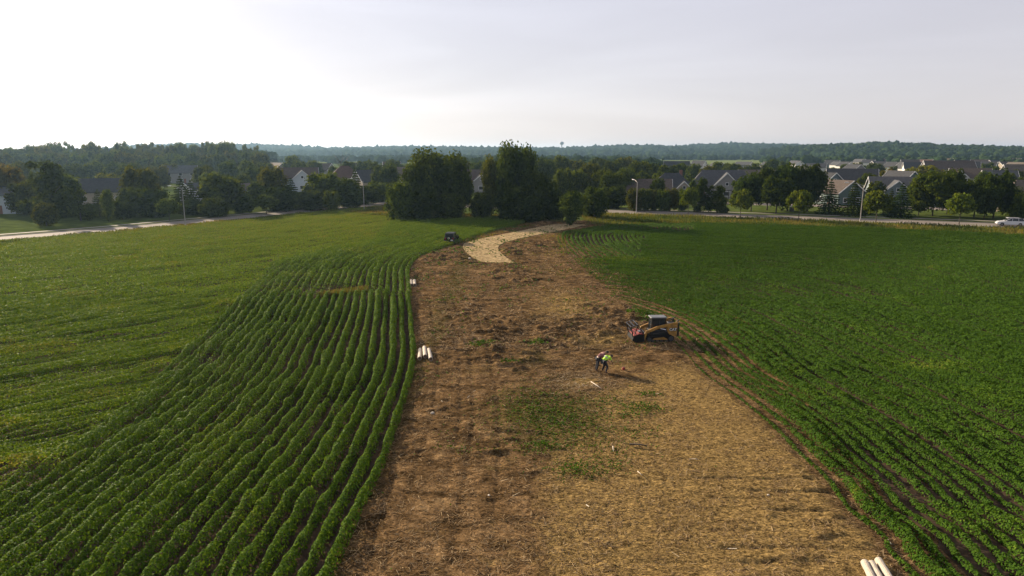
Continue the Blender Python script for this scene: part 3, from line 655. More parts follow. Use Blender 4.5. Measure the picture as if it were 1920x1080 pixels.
def cyp(i):
    rs = random.Random(90 + i); L = [(rs.uniform(-.06, .06), rs.uniform(-.06, .06), .12 + .8 * k / 9, .40 * math.sin(math.pi * (.18 + .75 * (1 - k / 9) ** .8)) + .04, .40 * math.sin(math.pi * (.18 + .75 * (1 - k / 9) ** .8)) + .04, .12) for k in range(10)]
    return crown_mesh('crown_column_%d' % i, L, 2200, .06, seed=90 + i)
proto('column', [cyp(i) for i in range(2)], tube_mesh('trunk_column', [[(0, 0, -.01, .03), (0, 0, .8, .006)]], M['bark'], 6))
proto('bush', [crown_mesh('crown_bush_%d' % i, round_blobs(110 + i, 18, -.05), 3000, .058, core=.66, seed=110 + i) for i in range(2)], trunk_mesh('trunk_bush', 5, .5, .016))
proto('pine', [crown_mesh('crown_pine_%d' % i, [(x * .9, y, z, s, s, s * .8) for x, y, z, s in
        [(random.Random(k * 7 + i).uniform(-.34, .34) * (1.15 - .62 * (k / 20)), random.Random(k * 5 + i + 3).uniform(-.32, .32), .12 + .8 * k / 20, random.Random(k + i).uniform(.10, .19) * (1.1 - .35 * k / 20)) for k in range(21)]],
        3400, .05, core=.6, seed=130 + i) for i in range(2)], trunk_mesh('trunk_pine', 6, .85, .02))
proto('far', [crown_mesh('crown_far_%d' % i, round_blobs(150 + i, 8, .05), 650, .10, core=.8, seed=150 + i) for i in range(4)], None)
dr = random.Random(5); seg = [[(0, 0, 0, .03), (0, 0, .4, .02), (.01, 0, .75, .01)]]
for i in range(14):
    a = i * 2.4; z = .35 + .03 * i; l = dr.uniform(.2, .45); seg.append([(0, 0, z, .012), (math.cos(a) * l * .5, math.sin(a) * l * .5, z + l * .5, .008), (math.cos(a) * l * .9, math.sin(a) * l * .9, z + l, .003)])
DEAD = tube_mesh('bare_branches', seg, M['bark'], 5)

TINT = {'dark': (.98, .95, .70), 'mid': (1.15, 1.12, 1), 'light': (1.55, 1.45, 1.1), 'yellow': (2.6, 1.9, .9), 'olive': (1.35, 1.05, .8), 'orange': (2.1, 1.15, .7), 'blue': (.70, .85, 1.2), 'deep': (.72, .76, .54)}  # 'deep' puts the shade on heavily shadowed trees into the leaf colour
TWORD = {'dark': 'dark green', 'mid': 'green', 'light': 'bright green', 'yellow': 'yellow-green', 'olive': 'olive green', 'orange': 'orange-tinged', 'blue': 'bluish', 'deep': 'very dark'}
KWORD = {'round': 'round-crowned tree', 'tall': 'tall broad tree', 'street': 'young pale-stemmed street tree', 'loose': 'open-crowned tall tree', 'spruce': 'pointed spruce', 'column': 'columnar evergreen',
         'bush': 'bushy tree', 'pine': 'shaggy conifer', 'far': 'small round tree'}
KNAME = {'round': 'round_tree', 'tall': 'tall_tree', 'street': 'street_tree', 'loose': 'open_crowned_tree', 'spruce': 'spruce', 'column': 'columnar_evergreen', 'bush': 'bushy_tree', 'pine': 'conifer', 'far': 'distant_tree'}
ORD = lambda n: ('%dth' % n) if 10 <= n % 100 <= 20 else '%d%s' % (n, {1: 'st', 2: 'nd', 3: 'rd'}.get(n % 10, 'th'))
cnt = 0
def tree(kind, px, ytop, wpx, D, tintn, label, group, parts=True):
    global cnt; cnt += 1
    x, y = at(px, D); hgt = h_at(ytop, D); wid = wpx / FPX * D
    crowns, trunk = PROTO[kind]; rr = random.Random(cnt * 13 + 5)
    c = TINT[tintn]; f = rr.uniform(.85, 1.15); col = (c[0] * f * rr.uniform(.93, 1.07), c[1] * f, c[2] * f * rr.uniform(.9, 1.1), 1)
    if parts and trunk:
        e = empty(KNAME[kind], (x, y, 0), rr.uniform(0, 6.28)); e.scale = (wid, wid, hgt)
        cr = link(bpy.data.objects.new('crown', rr.choice(crowns)), e); cr.color = col
        tk = link(bpy.data.objects.new('trunk', trunk), e)
    else:
        e = link(bpy.data.objects.new(KNAME[kind], rr.choice(crowns))); e.location = (x, y, 0); e.rotation_euler = (0, 0, rr.uniform(0, 6.28)); e.scale = (wid, wid, hgt); e.color = col
    tag(e, label, 'tree', group); return e
def tree_row(rows, where, group, parts=True):
    rows = sorted(rows, key=lambda r: r[1])
    for i, (k, px, yt, wp, D, tn) in enumerate(rows):
        tree(k, px, yt, wp, D, tn, '%s %s %s, %s from left' % (TWORD[tn], KWORD[k], where, ORD(i + 1)), group, parts)
tree_row([  # along the left road
    ('round', 12, 305, 75, 175, 'orange'), ('pine', 95, 300, 112, 158, 'dark'), ('bush', 52, 335, 62, 165, 'olive'), ('pine', 152, 352, 60, 152, 'dark'), ('round', 128, 318, 60, 166, 'dark'), ('bush', 88, 375, 42, 141, 'olive'),
    ('spruce', 188, 352, 48, 160, 'dark'), ('column', 205, 354, 27, 150, 'light'), ('bush', 232, 372, 48, 156, 'deep'), ('round', 268, 309, 68, 172, 'olive'), ('bush', 256, 345, 60, 163, 'dark'), ('bush', 292, 350, 62, 160, 'deep'),
    ('street', 318, 368, 42, 152, 'mid'), ('spruce', 343, 327, 58, 172, 'deep'), ('spruce', 362, 335, 50, 168, 'dark'), ('bush', 378, 368, 60, 166, 'deep'), ('round', 421, 322, 88, 170, 'mid'), ('bush', 404, 366, 55, 160, 'dark'), ('bush', 455, 360, 52, 172, 'dark'),
    ('street', 500, 362, 46, 168, 'dark'), ('round', 492, 335, 54, 184, 'mid'), ('round', 513, 309, 62, 186, 'olive'), ('spruce', 548, 331, 58, 182, 'blue'), ('bush', 528, 345, 60, 176, 'deep'), ('spruce', 578, 340, 44, 186, 'dark'), ('round', 608, 320, 72, 188, 'light'), ('bush', 590, 352, 60, 180, 'dark'),
    ('bush', 622, 354, 34, 177, 'light'), ('round', 646, 330, 60, 192, 'mid'), ('spruce', 668, 312, 46, 200, 'deep'), ('bush', 655, 355, 60, 188, 'dark'), ('bush', 690, 345, 52, 200, 'dark'), ('round', 725, 304, 54, 235, 'mid'), ('bush', 712, 338, 66, 212, 'mid'), ('bush', 738, 352, 40, 222, 'dark')],
    'beyond the left road', 'trees lining the left road')
tree_row([  # corner clump
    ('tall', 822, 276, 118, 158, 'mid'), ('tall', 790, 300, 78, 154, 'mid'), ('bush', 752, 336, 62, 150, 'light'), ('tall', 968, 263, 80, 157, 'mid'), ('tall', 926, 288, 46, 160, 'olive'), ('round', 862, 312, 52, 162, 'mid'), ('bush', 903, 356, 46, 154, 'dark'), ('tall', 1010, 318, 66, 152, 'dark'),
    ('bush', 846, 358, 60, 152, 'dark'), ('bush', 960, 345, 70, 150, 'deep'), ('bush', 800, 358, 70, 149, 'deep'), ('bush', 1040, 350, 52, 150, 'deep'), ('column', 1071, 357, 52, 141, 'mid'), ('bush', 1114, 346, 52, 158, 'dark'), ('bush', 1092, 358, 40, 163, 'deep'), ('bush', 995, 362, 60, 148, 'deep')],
    'in the dark clump at the field corner', 'trees in the corner clump')
tree_row([('round', 1020, 294, 44, 300, 'mid'), ('round', 1048, 290, 44, 320, 'mid'), ('round', 1056, 313, 46, 215, 'light'), ('round', 1083, 315, 40, 220, 'light'), ('tall', 1106, 302, 44, 240, 'olive'), ('tall', 1128, 314, 44, 215, 'dark'), ('round', 1150, 296, 44, 300, 'mid'),
    ('tall', 1148, 318, 52, 205, 'dark'), ('tall', 1172, 311, 44, 222, 'mid'), ('tall', 1196, 299, 50, 270, 'dark'), ('round', 1222, 303, 38, 280, 'mid'), ('round', 1250, 306, 44, 285, 'mid'), ('round', 1172, 293, 46, 360, 'olive'), ('bush', 1150, 345, 60, 186, 'deep'), ('bush', 1120, 350, 50, 190, 'deep'), ('round', 1236, 318, 30, 240, 'light'),
    ('round', 1080, 298, 38, 330, 'olive'), ('round', 1122, 293, 36, 350, 'mid'), ('round', 1205, 318, 30, 232, 'mid')],
    'between the corner clump and the grey-roofed houses', 'trees right of the corner clump')
tree_row([('bush', 1188 + 17 * i + (i % 2) * 3, 349 + (i * 5) % 4, 30, 176 + (i % 3), 'mid' if i % 2 else 'olive') for i in range(6)], 'in the clipped row beyond the right road', 'clipped trees beyond the right road')
tree_row([  # along the right road
    ('street', 1290, 347, 38, 165, 'light'), ('pine', 1318, 333, 44, 172, 'deep'), ('pine', 1344, 345, 52, 171, 'dark'), ('street', 1388, 352, 42, 160, 'light'), ('round', 1408, 322, 54, 176, 'deep'), ('round', 1438, 311, 62, 180, 'deep'), ('round', 1476, 305, 72, 178, 'deep'), ('tall', 1512, 303, 62, 177, 'deep'), ('round', 1455, 325, 60, 170, 'deep'),
    ('street', 1497, 351, 46, 151, 'light'), ('spruce', 1554, 333, 52, 168, 'blue'), ('spruce', 1598, 337, 50, 164, 'deep'), ('street', 1642, 352, 50, 148, 'light'), ('spruce', 1622, 350, 36, 168, 'dark'), ('spruce', 1687, 340, 56, 160, 'blue'), ('spruce', 1668, 352, 36, 165, 'deep'), ('tall', 1748, 316, 84, 163, 'dark'), ('street', 1722, 372, 22, 160, 'dark'),
    ('tall', 1722, 330, 46, 166, 'dark'), ('tall', 1775, 312, 50, 168, 'deep'), ('street', 1798, 357, 48, 144, 'light'), ('round', 1826, 330, 56, 160, 'deep'), ('round', 1862, 320, 68, 157, 'deep'), ('round', 1845, 340, 50, 155, 'deep'), ('bush', 1892, 345, 42, 163, 'mid'), ('bush', 1912, 358, 36, 150, 'mid'), ('spruce', 1880, 312, 34, 210, 'dark')],
    'beyond the right road', 'trees lining the right road')
rr = random.Random(3)
tree_row([  # gardens among the left houses
    (rr.choice(['round', 'round', 'bush']), px, yt, wp, D, tn) for px, yt, wp, D, tn in [(40, 300, 45, 260, 'olive'), (28, 318, 40, 220, 'mid'), (140, 305, 45, 300, 'mid'), (178, 300, 42, 310, 'mid'), (160, 330, 40, 230, 'light'), (203, 322, 42, 250, 'yellow'), (222, 302, 40, 320, 'mid'),
    (247, 303, 46, 290, 'mid'), (300, 308, 40, 280, 'olive'), (322, 305, 44, 340, 'olive'), (372, 300, 38, 360, 'mid'), (385, 307, 48, 270, 'olive'), (396, 320, 40, 240, 'light'), (431, 298, 38, 310, 'mid'), (466, 298, 36, 320, 'mid'), (459, 322, 28, 240, 'light'), (480, 310, 36, 260, 'mid'),
    (550, 289, 34, 420, 'mid'), (563, 299, 30, 380, 'mid'), (590, 299, 36, 400, 'mid'), (498, 302, 40, 350, 'dark'), (655, 300, 34, 390, 'dark'), (686, 298, 36, 380, 'mid'), (703, 301, 34, 340, 'dark'), (735, 296, 34, 400, 'mid'), (628, 310, 26, 330, 'mid'), (345, 292, 40, 430, 'mid'), (100, 290, 44, 420, 'mid'), (60, 286, 44, 440, 'mid'), (280, 296, 44, 420, 'mid'), (410, 290, 44, 440, 'mid'), (895, 300, 30, 330, 'mid'), (875, 300, 26, 400, 'olive'), (760, 305, 24, 420, 'mid')]],
    'in the gardens beyond the left road', 'garden trees beyond the left road')
tree_row([(rr.choice(['round', 'far', 'bush']), px, yt, wp, D, tn) for px, yt, wp, D, tn in [(1275, 303, 30, 330, 'mid'), (1300, 305, 34, 320, 'mid'), (1326, 309, 36, 300, 'olive'), (1350, 300, 38, 400, 'mid'), (1372, 304, 38, 360, 'mid'), (1395, 308, 34, 340, 'dark'), (1420, 303, 34, 370, 'mid'), (1447, 296, 30, 420, 'dark'), (1470, 300, 28, 400, 'mid'),
    (1607, 302, 22, 480, 'olive'), (1640, 304, 34, 380, 'dark'), (1628, 306, 24, 430, 'mid'), (1664, 312, 28, 330, 'orange'), (1633, 325, 30, 250, 'mid'), (1735, 308, 66, 300, 'yellow'), (1708, 312, 30, 320, 'yellow'), (1700, 290, 12, 800, 'mid'), (1850, 303, 24, 460, 'mid'), (1902, 316, 30, 300, 'mid'), (1915, 330, 26, 240, 'light'), (1560, 312, 28, 400, 'light'), (1540, 305, 22, 520, 'mid'), (1885, 298, 20, 640, 'mid'), (1440, 312, 34, 300, 'mid'), (1232, 331, 30, 212, 'dark'), (1300, 333, 26, 208, 'mid'), (1330, 322, 26, 250, 'dark'), (1385, 330, 34, 205, 'dark'), (1398, 318, 30, 240, 'mid'), (1530, 318, 30, 250, 'dark'), (1548, 330, 30, 215, 'mid'), (1622, 322, 34, 235, 'dark'), (1640, 335, 34, 200, 'mid'), (1655, 318, 24, 270, 'olive'), (1725, 322, 30, 240, 'dark'), (1778, 318, 26, 270, 'mid'), (1800, 330, 40, 220, 'dark'), (1842, 318, 28, 260, 'mid'), (1868, 308, 26, 330, 'dark'), (1890, 322, 30, 240, 'dark'), (1583, 306, 18, 470, 'mid'), (1675, 309, 18, 430, 'mid'), (1795, 305, 22, 460, 'dark'), (1822, 309, 20, 400, 'mid')]],
    'among the houses beyond the right road', 'garden trees beyond the right road')
# the wooded rise on the left: skyline trees one by one, the mass behind as one wood
sky_l = []
for i in range(46):
    px = -15 + i * 11.2 + rr.uniform(-3, 3); k = 'loose' if (110 < px < 500 and rr.random() < .55) else rr.choice(['round', 'tall'])
    yt = np.interp(px, [0, 60, 140, 250, 330, 460, 495], [278, 270, 267, 268, 265, 266, 282]) + rr.uniform(-4, 7)
    sky_l.append((k, px, yt, rr.uniform(24, 36) * (.8 if k == 'loose' else 1), rr.uniform(480, 560), rr.choice(['mid', 'dark', 'mid', 'olive'])))
tree_row(sky_l, 'on the skyline of the left wood', 'skyline trees of the left wood')
tree_row([('round', -5 + 17.5 * i + rr.uniform(-5, 5), 284 + rr.uniform(-4, 6), rr.uniform(26, 38), rr.uniform(400, 470), rr.choice(['mid', 'dark', 'mid', 'olive'])) for i in range(29)], 'in front of the left wood', 'trees at the foot of the left wood')
e = link(bpy.data.objects.new('bare_tree', DEAD)); x, y = at(641, 400); e.location = (x, y, 0); e.scale = (14, 14, h_at(291, 400))
tag(e, 'leafless grey tree standing above the brown-roofed house', 'tree')

# ================================================================== HILLS AND FAR WOODS
def hill(name, D0, D1, prof, z_add=0.0):
    """prof: (px, skyline y) at depth D1; the ground rises from D0 to D1"""
    px = np.array([p[0] for p in prof], float); yy = np.array([p[1] for p in prof], float)
    xs = np.linspace(px[0], px[-1], 90); V = []; nr = 8
    for j in range(nr + 1):
        q = j / nr; D = D0 + (D1 - D0) * q
        for p in xs:
            zt = max(h_at(np.interp(p, px, yy), D1) - z_add, 0.5); X = (p - 960) / FPX * D1; Yv = at(p, D)[1]
            V.append((X, Yv, zt * (q * q * (3 - 2 * q)) if j < nr else zt))
        
    n = len(xs); F = [(j * n + i, j * n + i + 1, (j + 1) * n + i + 1, (j + 1) * n + i) for j in range(nr) for i in range(n - 1)]
    k = len(V); V += [(V[nr * n + i][0], V[nr * n + i][1] + 5, -0.5) for i in range(n)]
    F += [(nr * n + i, nr * n + i + 1, k + i + 1, k + i) for i in range(n - 1)]
    me = bpy.data.meshes.new(name); me.from_pydata(V, [], F); me.update(); me.materials.append(M['ground'])
    o = np_obj(name, me); o['kind'] = 'structure'
    P = np.array(V[:k]).reshape(nr + 1, n, 3); return P
def wood(name, label, pos, rads, seed, tone=(.15, .7), leaf=0.0):
    rs = np.random.default_rng(seed); iv, if_ = ICO2 if len(pos) < 9000 else ICO1
    n = len(pos); nv = len(iv)
    d = 1 + rs.normal(0, .16, (n, nv, 1)); sc = np.stack([rads, rads, rads * rs.uniform(.75, 1.15, n)], 1)[:, None, :]
    ang = rs.random(n) * 6.28; c, s = np.cos(ang), np.sin(ang)
    v = iv[None] * d; v = np.stack([v[..., 0] * c[:, None] - v[..., 1] * s[:, None], v[..., 0] * s[:, None] + v[..., 1] * c[:, None], v[..., 2]], -1) * sc
    v += pos[:, None, :]
    F = (if_[None] + (np.arange(n) * nv)[:, None, None]).reshape(-1, 3); a = rs.uniform(*tone, n); A = np.repeat(a, len(if_)) + rs.normal(0, .10, n * len(if_))
    Vf = v.reshape(-1, 3); Ff = F
    if leaf:   # ragged leafy fringe on every crown
        m = 26; dd = rs.normal(size=(n, m, 3)); dd /= np.linalg.norm(dd, axis=2)[..., None]
        pc = (pos[:, None, :] + dd * sc * 1.05).reshape(-1, 3); u = rs.normal(size=pc.shape) * leaf * .5; w2 = rs.normal(size=pc.shape) * leaf * .5
        T = np.stack([pc - u, pc + u, pc + w2], 1).reshape(-1, 3); Ff = np.concatenate([F, np.arange(len(T)).reshape(-1, 3) + len(Vf)]); Vf = np.concatenate([Vf, T])
        A = np.concatenate([A, np.repeat(a, m) + rs.normal(0, .2, n * m)])
    me = np_mesh(name, Vf, Ff, M['wood'], {'v': np.clip(A, 0, 1)}, tris=True)
    tag(np_obj(name, me), label, 'wood', None, 'stuff')
M['wood'] = foliage('far_wood', [(0.0, (0.014, 0.027, 0.010)), (0.6, (0.030, 0.052, 0.016)), (1.0, (0.062, 0.085, 0.024))], rough=0.8, trans=0.1, spec=0.0)
def on_hill(P, n, seed, jmin=0.0):
    rs = np.random.default_rng(seed); nr, nn = P.shape[0] - 1, P.shape[1]
    a = (jmin + (1 - jmin) * rs.random(n) ** .8) * (nr - .001); b = rs.random(n) * (nn - 1.001); ai = a.astype(int); bi = b.astype(int); fa = (a - ai)[:, None]; fb = (b - bi)[:, None]
    return (P[ai, bi] * (1 - fb) + P[ai, bi + 1] * fb) * (1 - fa) + (P[ai + 1, bi] * (1 - fb) + P[ai + 1, bi + 1] * fb) * fa
PF = hill('hills', 1750, 2700, [(330, 276), (490, 277), (560, 279), (640, 284), (760, 281), (900, 282), (1000, 284), (1080, 283), (1180, 278), (1250, 280), (1340, 275), (1440, 276), (1500, 280), (1650, 282), (2100, 283)], 4)
p = on_hill(PF, 15000, 1); rd = np.random.default_rng(2).uniform(6, 13, len(p)); p[:, 2] += rd * .55 + 7 * (fbm(p[:, 0], p[:, 1], 160, 3, 2) - .4)
wood('far_woodland', 'hazy blue-green wooded ridge along the horizon', p, rd, 3)
PR = hill('hills', 1050, 1500, [(1425, 287), (1480, 284), (1540, 281), (1600, 279), (1650, 278), (1720, 282), (1800, 285), (1920, 288), (2300, 287)], 3)
p = on_hill(PR, 5200, 4); rd = np.random.default_rng(5).uniform(5, 9.5, len(p)); p[:, 2] += rd * .7 + 7 * (fbm(p[:, 0], p[:, 1], 70, 3, 3) - .4)
wood('near_woodland', 'darker wooded ridge behind the houses on the right', p, rd, 6, leaf=2.4)
PL = hill('hills', 560, 760, [(-140, 284), (60, 287), (300, 287), (440, 287), (480, 289), (520, 292)], 2)
p = on_hill(PL, 1500, 7); rd = np.random.default_rng(8).uniform(3, 5, len(p)); p[:, 2] += rd * .4
wood('left_woodland', 'dense dark wood covering the rise behind the left houses', p, rd, 9, leaf=1.6)
# middle distance tree belts between the village and the ridges
rs = np.random.default_rng(21); q = []
for (p0, p1, D0, D1, n) in [(480, 900, 900, 1500, 300), (900, 1200, 620, 1300, 420), (1150, 1450, 1250, 1600, 200), (1430, 1960, 760, 1040, 260), (820, 1000, 420, 620, 70), (980, 1240, 400, 600, 130)]:
    D = rs.uniform(D0, D1, n); pp = rs.uniform(p0, p1, n); q += [(*at(a, b), rs.uniform(2, 4)) for a, b in zip(pp, D)]
q = np.array(q); rd = rs.uniform(4, 7.0, len(q)); wood('middle_woodland', 'belts of trees in the plain before the ridges', q, rd, 22, leaf=1.6)
# pale farm fields in the plain
M['farm'] = simple('farm_field', (0.15, 0.18, 0.06), .95, var=.12, scale=.02, spec=0)
for k, (a, b, c, d) in enumerate([((520, 900), (860, 900), (900, 1500), (470, 1500)), ((1180, 880), (1480, 880), (1500, 1250), (1150, 1250)), ((1500, 700), (1900, 760), (1950, 900), (1520, 860))]):
    sheet('farm_field', [at(*a), at(*b), at(*c), at(*d)], 0.03 + .01 * k, M['farm'])

# ================================================================== HOUSES
WALLS = {'white': (.66, .64, .61), 'cream': (.40, .34, .26), 'grey': (.26, .25, .24), 'blue': (.15, .19, .205), 'green': (.08, .125, .115), 'tan': (.42, .30, .18), 'brick': (.22, .10, .07), 'paleblue': (.50, .56, .60)}
ROOFS = {'charcoal': (.045, .047, .052), 'brown': (.085, .066, .055), 'grey': (.075, .077, .082), 'tanroof': (.12, .10, .08), 'rust': (.09, .052, .042)}
for k, c in WALLS.items(): M['wall_' + k] = simple('siding_' + k, c, .8, var=.05, scale=1.0)
for k, c in ROOFS.items(): M['roof_' + k] = simple('shingles_' + k, c, .9, var=.18, scale=1.4, spec=.25)
class MB:
    def __init__(s): s.v = []; s.f = []
    def box(s, c, d, rz=0.0):
        n = len(s.v); cx, cy, cz = c; a, b, h = d[0] / 2, d[1] / 2, d[2] / 2; C_, S_ = math.cos(rz), math.sin(rz)
        for z in (-h, h):
            for x, y in ((-a, -b), (a, -b), (a, b), (-a, b)): s.v.append((cx + x * C_ - y * S_, cy + x * S_ + y * C_, cz + z))
        s.f += [tuple(n + i for i in q) for q in ((3, 2, 1, 0), (4, 5, 6, 7), (0, 1, 5, 4), (1, 2, 6, 5), (2, 3, 7, 6), (3, 0, 4, 7))]; return s
    def bar(s, p, q, w, h=None):
        h = h or w; p = Vector(p); q = Vector(q); d = (q - p).normalized(); u = d.cross(Vector((0, 0, 1)))
        u = Vector((0, 1, 0)) if u.length < 1e-4 else u.normalized(); v = u.cross(d); n = len(s.v)
        for e in (p, q):
            for a, b in ((-1, -1), (1, -1), (1, 1), (-1, 1)): s.v.append(tuple(e + u * a * w / 2 + v * b * h / 2))
        s.f += [tuple(n + i for i in t) for t in ((3, 2, 1, 0), (4, 5, 6, 7), (0, 1, 5, 4), (1, 2, 6, 5), (2, 3, 7, 6), (3, 0, 4, 7))]; return s
    def prism(s, prof, y0, y1):   # profile in XZ, extruded along Y
        n = len(s.v); m = len(prof)
        s.v += [(x, y0, z) for x, z in prof] + [(x, y1, z) for x, z in prof]
        s.f += [tuple(range(n, n + m)), tuple(range(n + 2 * m - 1, n + m - 1, -1))] + [(n + i, n + (i + 1) % m, n + m + (i + 1) % m, n + m + i) for i in range(m)]; return s
    def cyl(s, p, q, r, r2=None, n=12):
        r2 = r if r2 is None else r2; p = Vector(p); q = Vector(q); d = (q - p).normalized(); u = d.orthogonal().normalized(); v = d.cross(u); k = len(s.v)
        for e, R_ in ((p, r), (q, r2)): s.v += [tuple(e + (u * math.cos(6.2832 * i / n) + v * math.sin(6.2832 * i / n)) * R_) for i in range(n)]
        s.f += [tuple(k + i for i in range(n))[::-1], tuple(k + n + i for i in range(n))] + [(k + i, k + (i + 1) % n, k + n + (i + 1) % n, k + n + i) for i in range(n)]; return s
    def faces(s, V, F):
        n = len(s.v); s.v += V; s.f += [tuple(n + i for i in f) for f in F]; return s
    def build(s, name, mat, parent=None, bevel=0.0, smooth=False):
        me = bpy.data.meshes.new(name); me.from_pydata(s.v, [], s.f); bm = bmesh.new(); bm.from_mesh(me)
        bmesh.ops.recalc_face_normals(bm, faces=bm.faces); bm.to_mesh(me); bm.free(); me.materials.append(mat)
        if smooth: me.polygons.foreach_set('use_smooth', [True] * len(me.polygons))
        o = np_obj(name, me, parent)
        if bevel: b = o.modifiers.new('bevel', 'BEVEL'); b.width = bevel; b.segments = 2; b.limit_method = 'ANGLE'
        return o
def gable_roof(mb, L, W, ze, zr, ov=.45, t=.18, hip=0.0, cx=0, cy=0, turn=False):
    a = L / 2 + (ov if True else 0); b = W / 2 + ov; sl = (zr - ze) / (W / 2); zo = ze - sl * ov; hx = a - (W / 2 + ov) * hip
    top = [(-a, -b, zo), (a, -b, zo), (a, b, zo), (-a, b, zo), (-hx, 0, zr), (hx, 0, zr)]
    V = [(x, y, z + t) for x, y, z in top] + [(x, y, z) for x, y, z in top]
    F = [(0, 1, 5, 4), (2, 3, 4, 5), (3, 0, 4), (1, 2, 5), (6, 10, 11, 7), (8, 11, 10, 9), (9, 10, 6), (7, 11, 8), (0, 6, 7, 1), (1, 7, 8, 2), (2, 8, 9, 3), (3, 9, 6, 0)]
    if hip == 0:
        F = [(0, 1, 5, 4), (2, 3, 4, 5), (6, 10, 11, 7), (8, 11, 10, 9), (0, 6, 7, 1), (2, 8, 9, 3), (3, 9, 10, 4), (0, 4, 10, 6), (1, 7, 11, 5), (2, 5, 11, 8)]
    if turn: V = [(-y, x, z) for x, y, z in V]
    mb.faces([(x + cx, y + cy, z) for x, y, z in V], F)
def window(root, c, wdt, hgt, axis, wallw=None):
    """frame and pane on a wall facing 'axis' (+x,-x,+y,-y)"""
    s = -1 if axis[0] == '-' else 1; f = MB(); x, y, z = c
    if axis[1] == 'y':
        for dx, dz, a, b in ((0, hgt / 2, wdt + .16, .12), (0, -hgt / 2, wdt + .16, .12), (-wdt / 2, 0, .1, hgt - .12), (wdt / 2, 0, .1, hgt - .12)): f.box((x + dx, y + s * .04, z + dz), (a, .08, b))
        o = f.build('window', M['white'], root); MB().box((x, y + s * .02, z), (wdt - .1, .03, hgt - .12)).build('pane', M['glass'], o)
    else:
        for dy, dz, a, b in ((0, hgt / 2, wdt + .16, .12), (0, -hgt / 2, wdt + .16, .12), (-wdt / 2, 0, .1, hgt - .12), (wdt / 2, 0, .1, hgt - .12)): f.box((x + s * .04, y + dy, z + dz), (.08, a, b))
        o = f.build('window', M['white'], root); MB().box((x + s * .02, y, z), (.03, wdt - .1, hgt - .12)).build('pane', M['glass'], o)
def house(px, ytop, D, L, W, eave, wall, roof, rz, label, hip=0.0, cross=None, chimney=False, far=False, group=None, ridge=None):
    x, y = at(px, D); zr = ridge or h_at(ytop, D); root = empty('house', (x, y, 0), rad(rz))
    eave = min(eave, zr - 1.6); wl = MB()
    wl.prism([(-W / 2, 0), (W / 2, 0), (W / 2, eave)] + ([(0, zr - .05)] if hip == 0 else []) + [(-W / 2, eave)], -L / 2, L / 2)
    wl.v = [(b, a, c) for a, b, c in wl.v]
    if cross:
        cx, cw, cd, cz = cross   # front gable projecting towards -Y
        wl.prism([(cx - cw / 2, 0), (cx + cw / 2, 0), (cx + cw / 2, eave - .02), (cx, cz - .05), (cx - cw / 2, eave - .02)], -W / 2 - cd, -W / 2 + .3)
    wl.build('wall', M['wall_' + wall], root)
    r = MB(); gable_roof(r, L, W, eave, zr, hip=hip)
    if cross:
        n0 = len(r.v); gable_roof(r, cd + W * .55, cw, eave + .01, cz, cx=0, cy=0, turn=True, ov=.35)
        for i in range(n0, len(r.v)):
            a, b, c = r.v[i]; r.v[i] = (a + cx, b - W / 2 - cd + (cd + W * .55) / 2, c + .012)
    ro = r.build('roof', M['roof_' + roof], root)
    if chimney: MB().box((L * .2, .6, zr - .1), (1.0, .8, 2.4)).build('chimney', M['wall_brick'], ro)
    t = MB()
    if hip == 0:
        for sx in (-1, 1):
            for sy in (-1, 1): t.bar((sx * (L / 2 + .47), sy * (W / 2 + .40), eave - (zr - eave) / (W / 2) * .40 + .05), (sx * (L / 2 + .47), 0, zr + .05), .06, .26)
    if cross:
        for sy in (-1, 1): t.bar((cx + sy * (cw / 2 + .3), -W / 2 - cd - .37, eave - (cz - eave) / (cw / 2) * .3 + .05), (cx, -W / 2 - cd - .37, cz + .05), .06, .24)
    if t.v: t.build('trim', M['white'], root)
    if not far:
        ny = max(2, int(L / 4)); levels = [1.5] + ([4.2] if eave > 4.8 else [])
        for z in levels:
            for i in range(ny):
                wx = -L / 2 + L * (i + .5) / ny
                if cross and abs(wx - cross[0]) < cross[1] / 2 + .8: continue
                window(root, (wx, -W / 2, z), 1.4, 1.3, '-y')
            for sx, ax in ((-1, '-x'), (1, '+x')):
                for dy in (-W * .24, W * .24): window(root, (sx * L / 2, dy, z), 1.2, 1.3, ax)
        if hip == 0:
            for sx, ax in ((-1, '-x'), (1, '+x')): window(root, (sx * L / 2, 0, min(eave + .9, zr - 1.6)), .9, .9, ax)
        if cross:
            window(root, (cross[0], -W / 2 - cross[2], 1.6), 2.0, 1.4, '-y')
            window(root, (cross[0], -W / 2 - cross[2], eave + .5), .9, 1.0, '-y')
        dx = L * .12 if not (cross and abs(L * .12 - cross[0]) < cross[1] / 2 + .8) else -L * .3
        d = MB().box((dx, -W / 2 - .03, 1.05), (1.0, .06, 2.1)).build('door', M['wall_brick'], root)
        MB().box((dx + .38, -W / 2 - .08, 1.0), (.06, .05, .12)).build('handle', M['chrome'], d)
    tag(root, label, 'house', group); return root
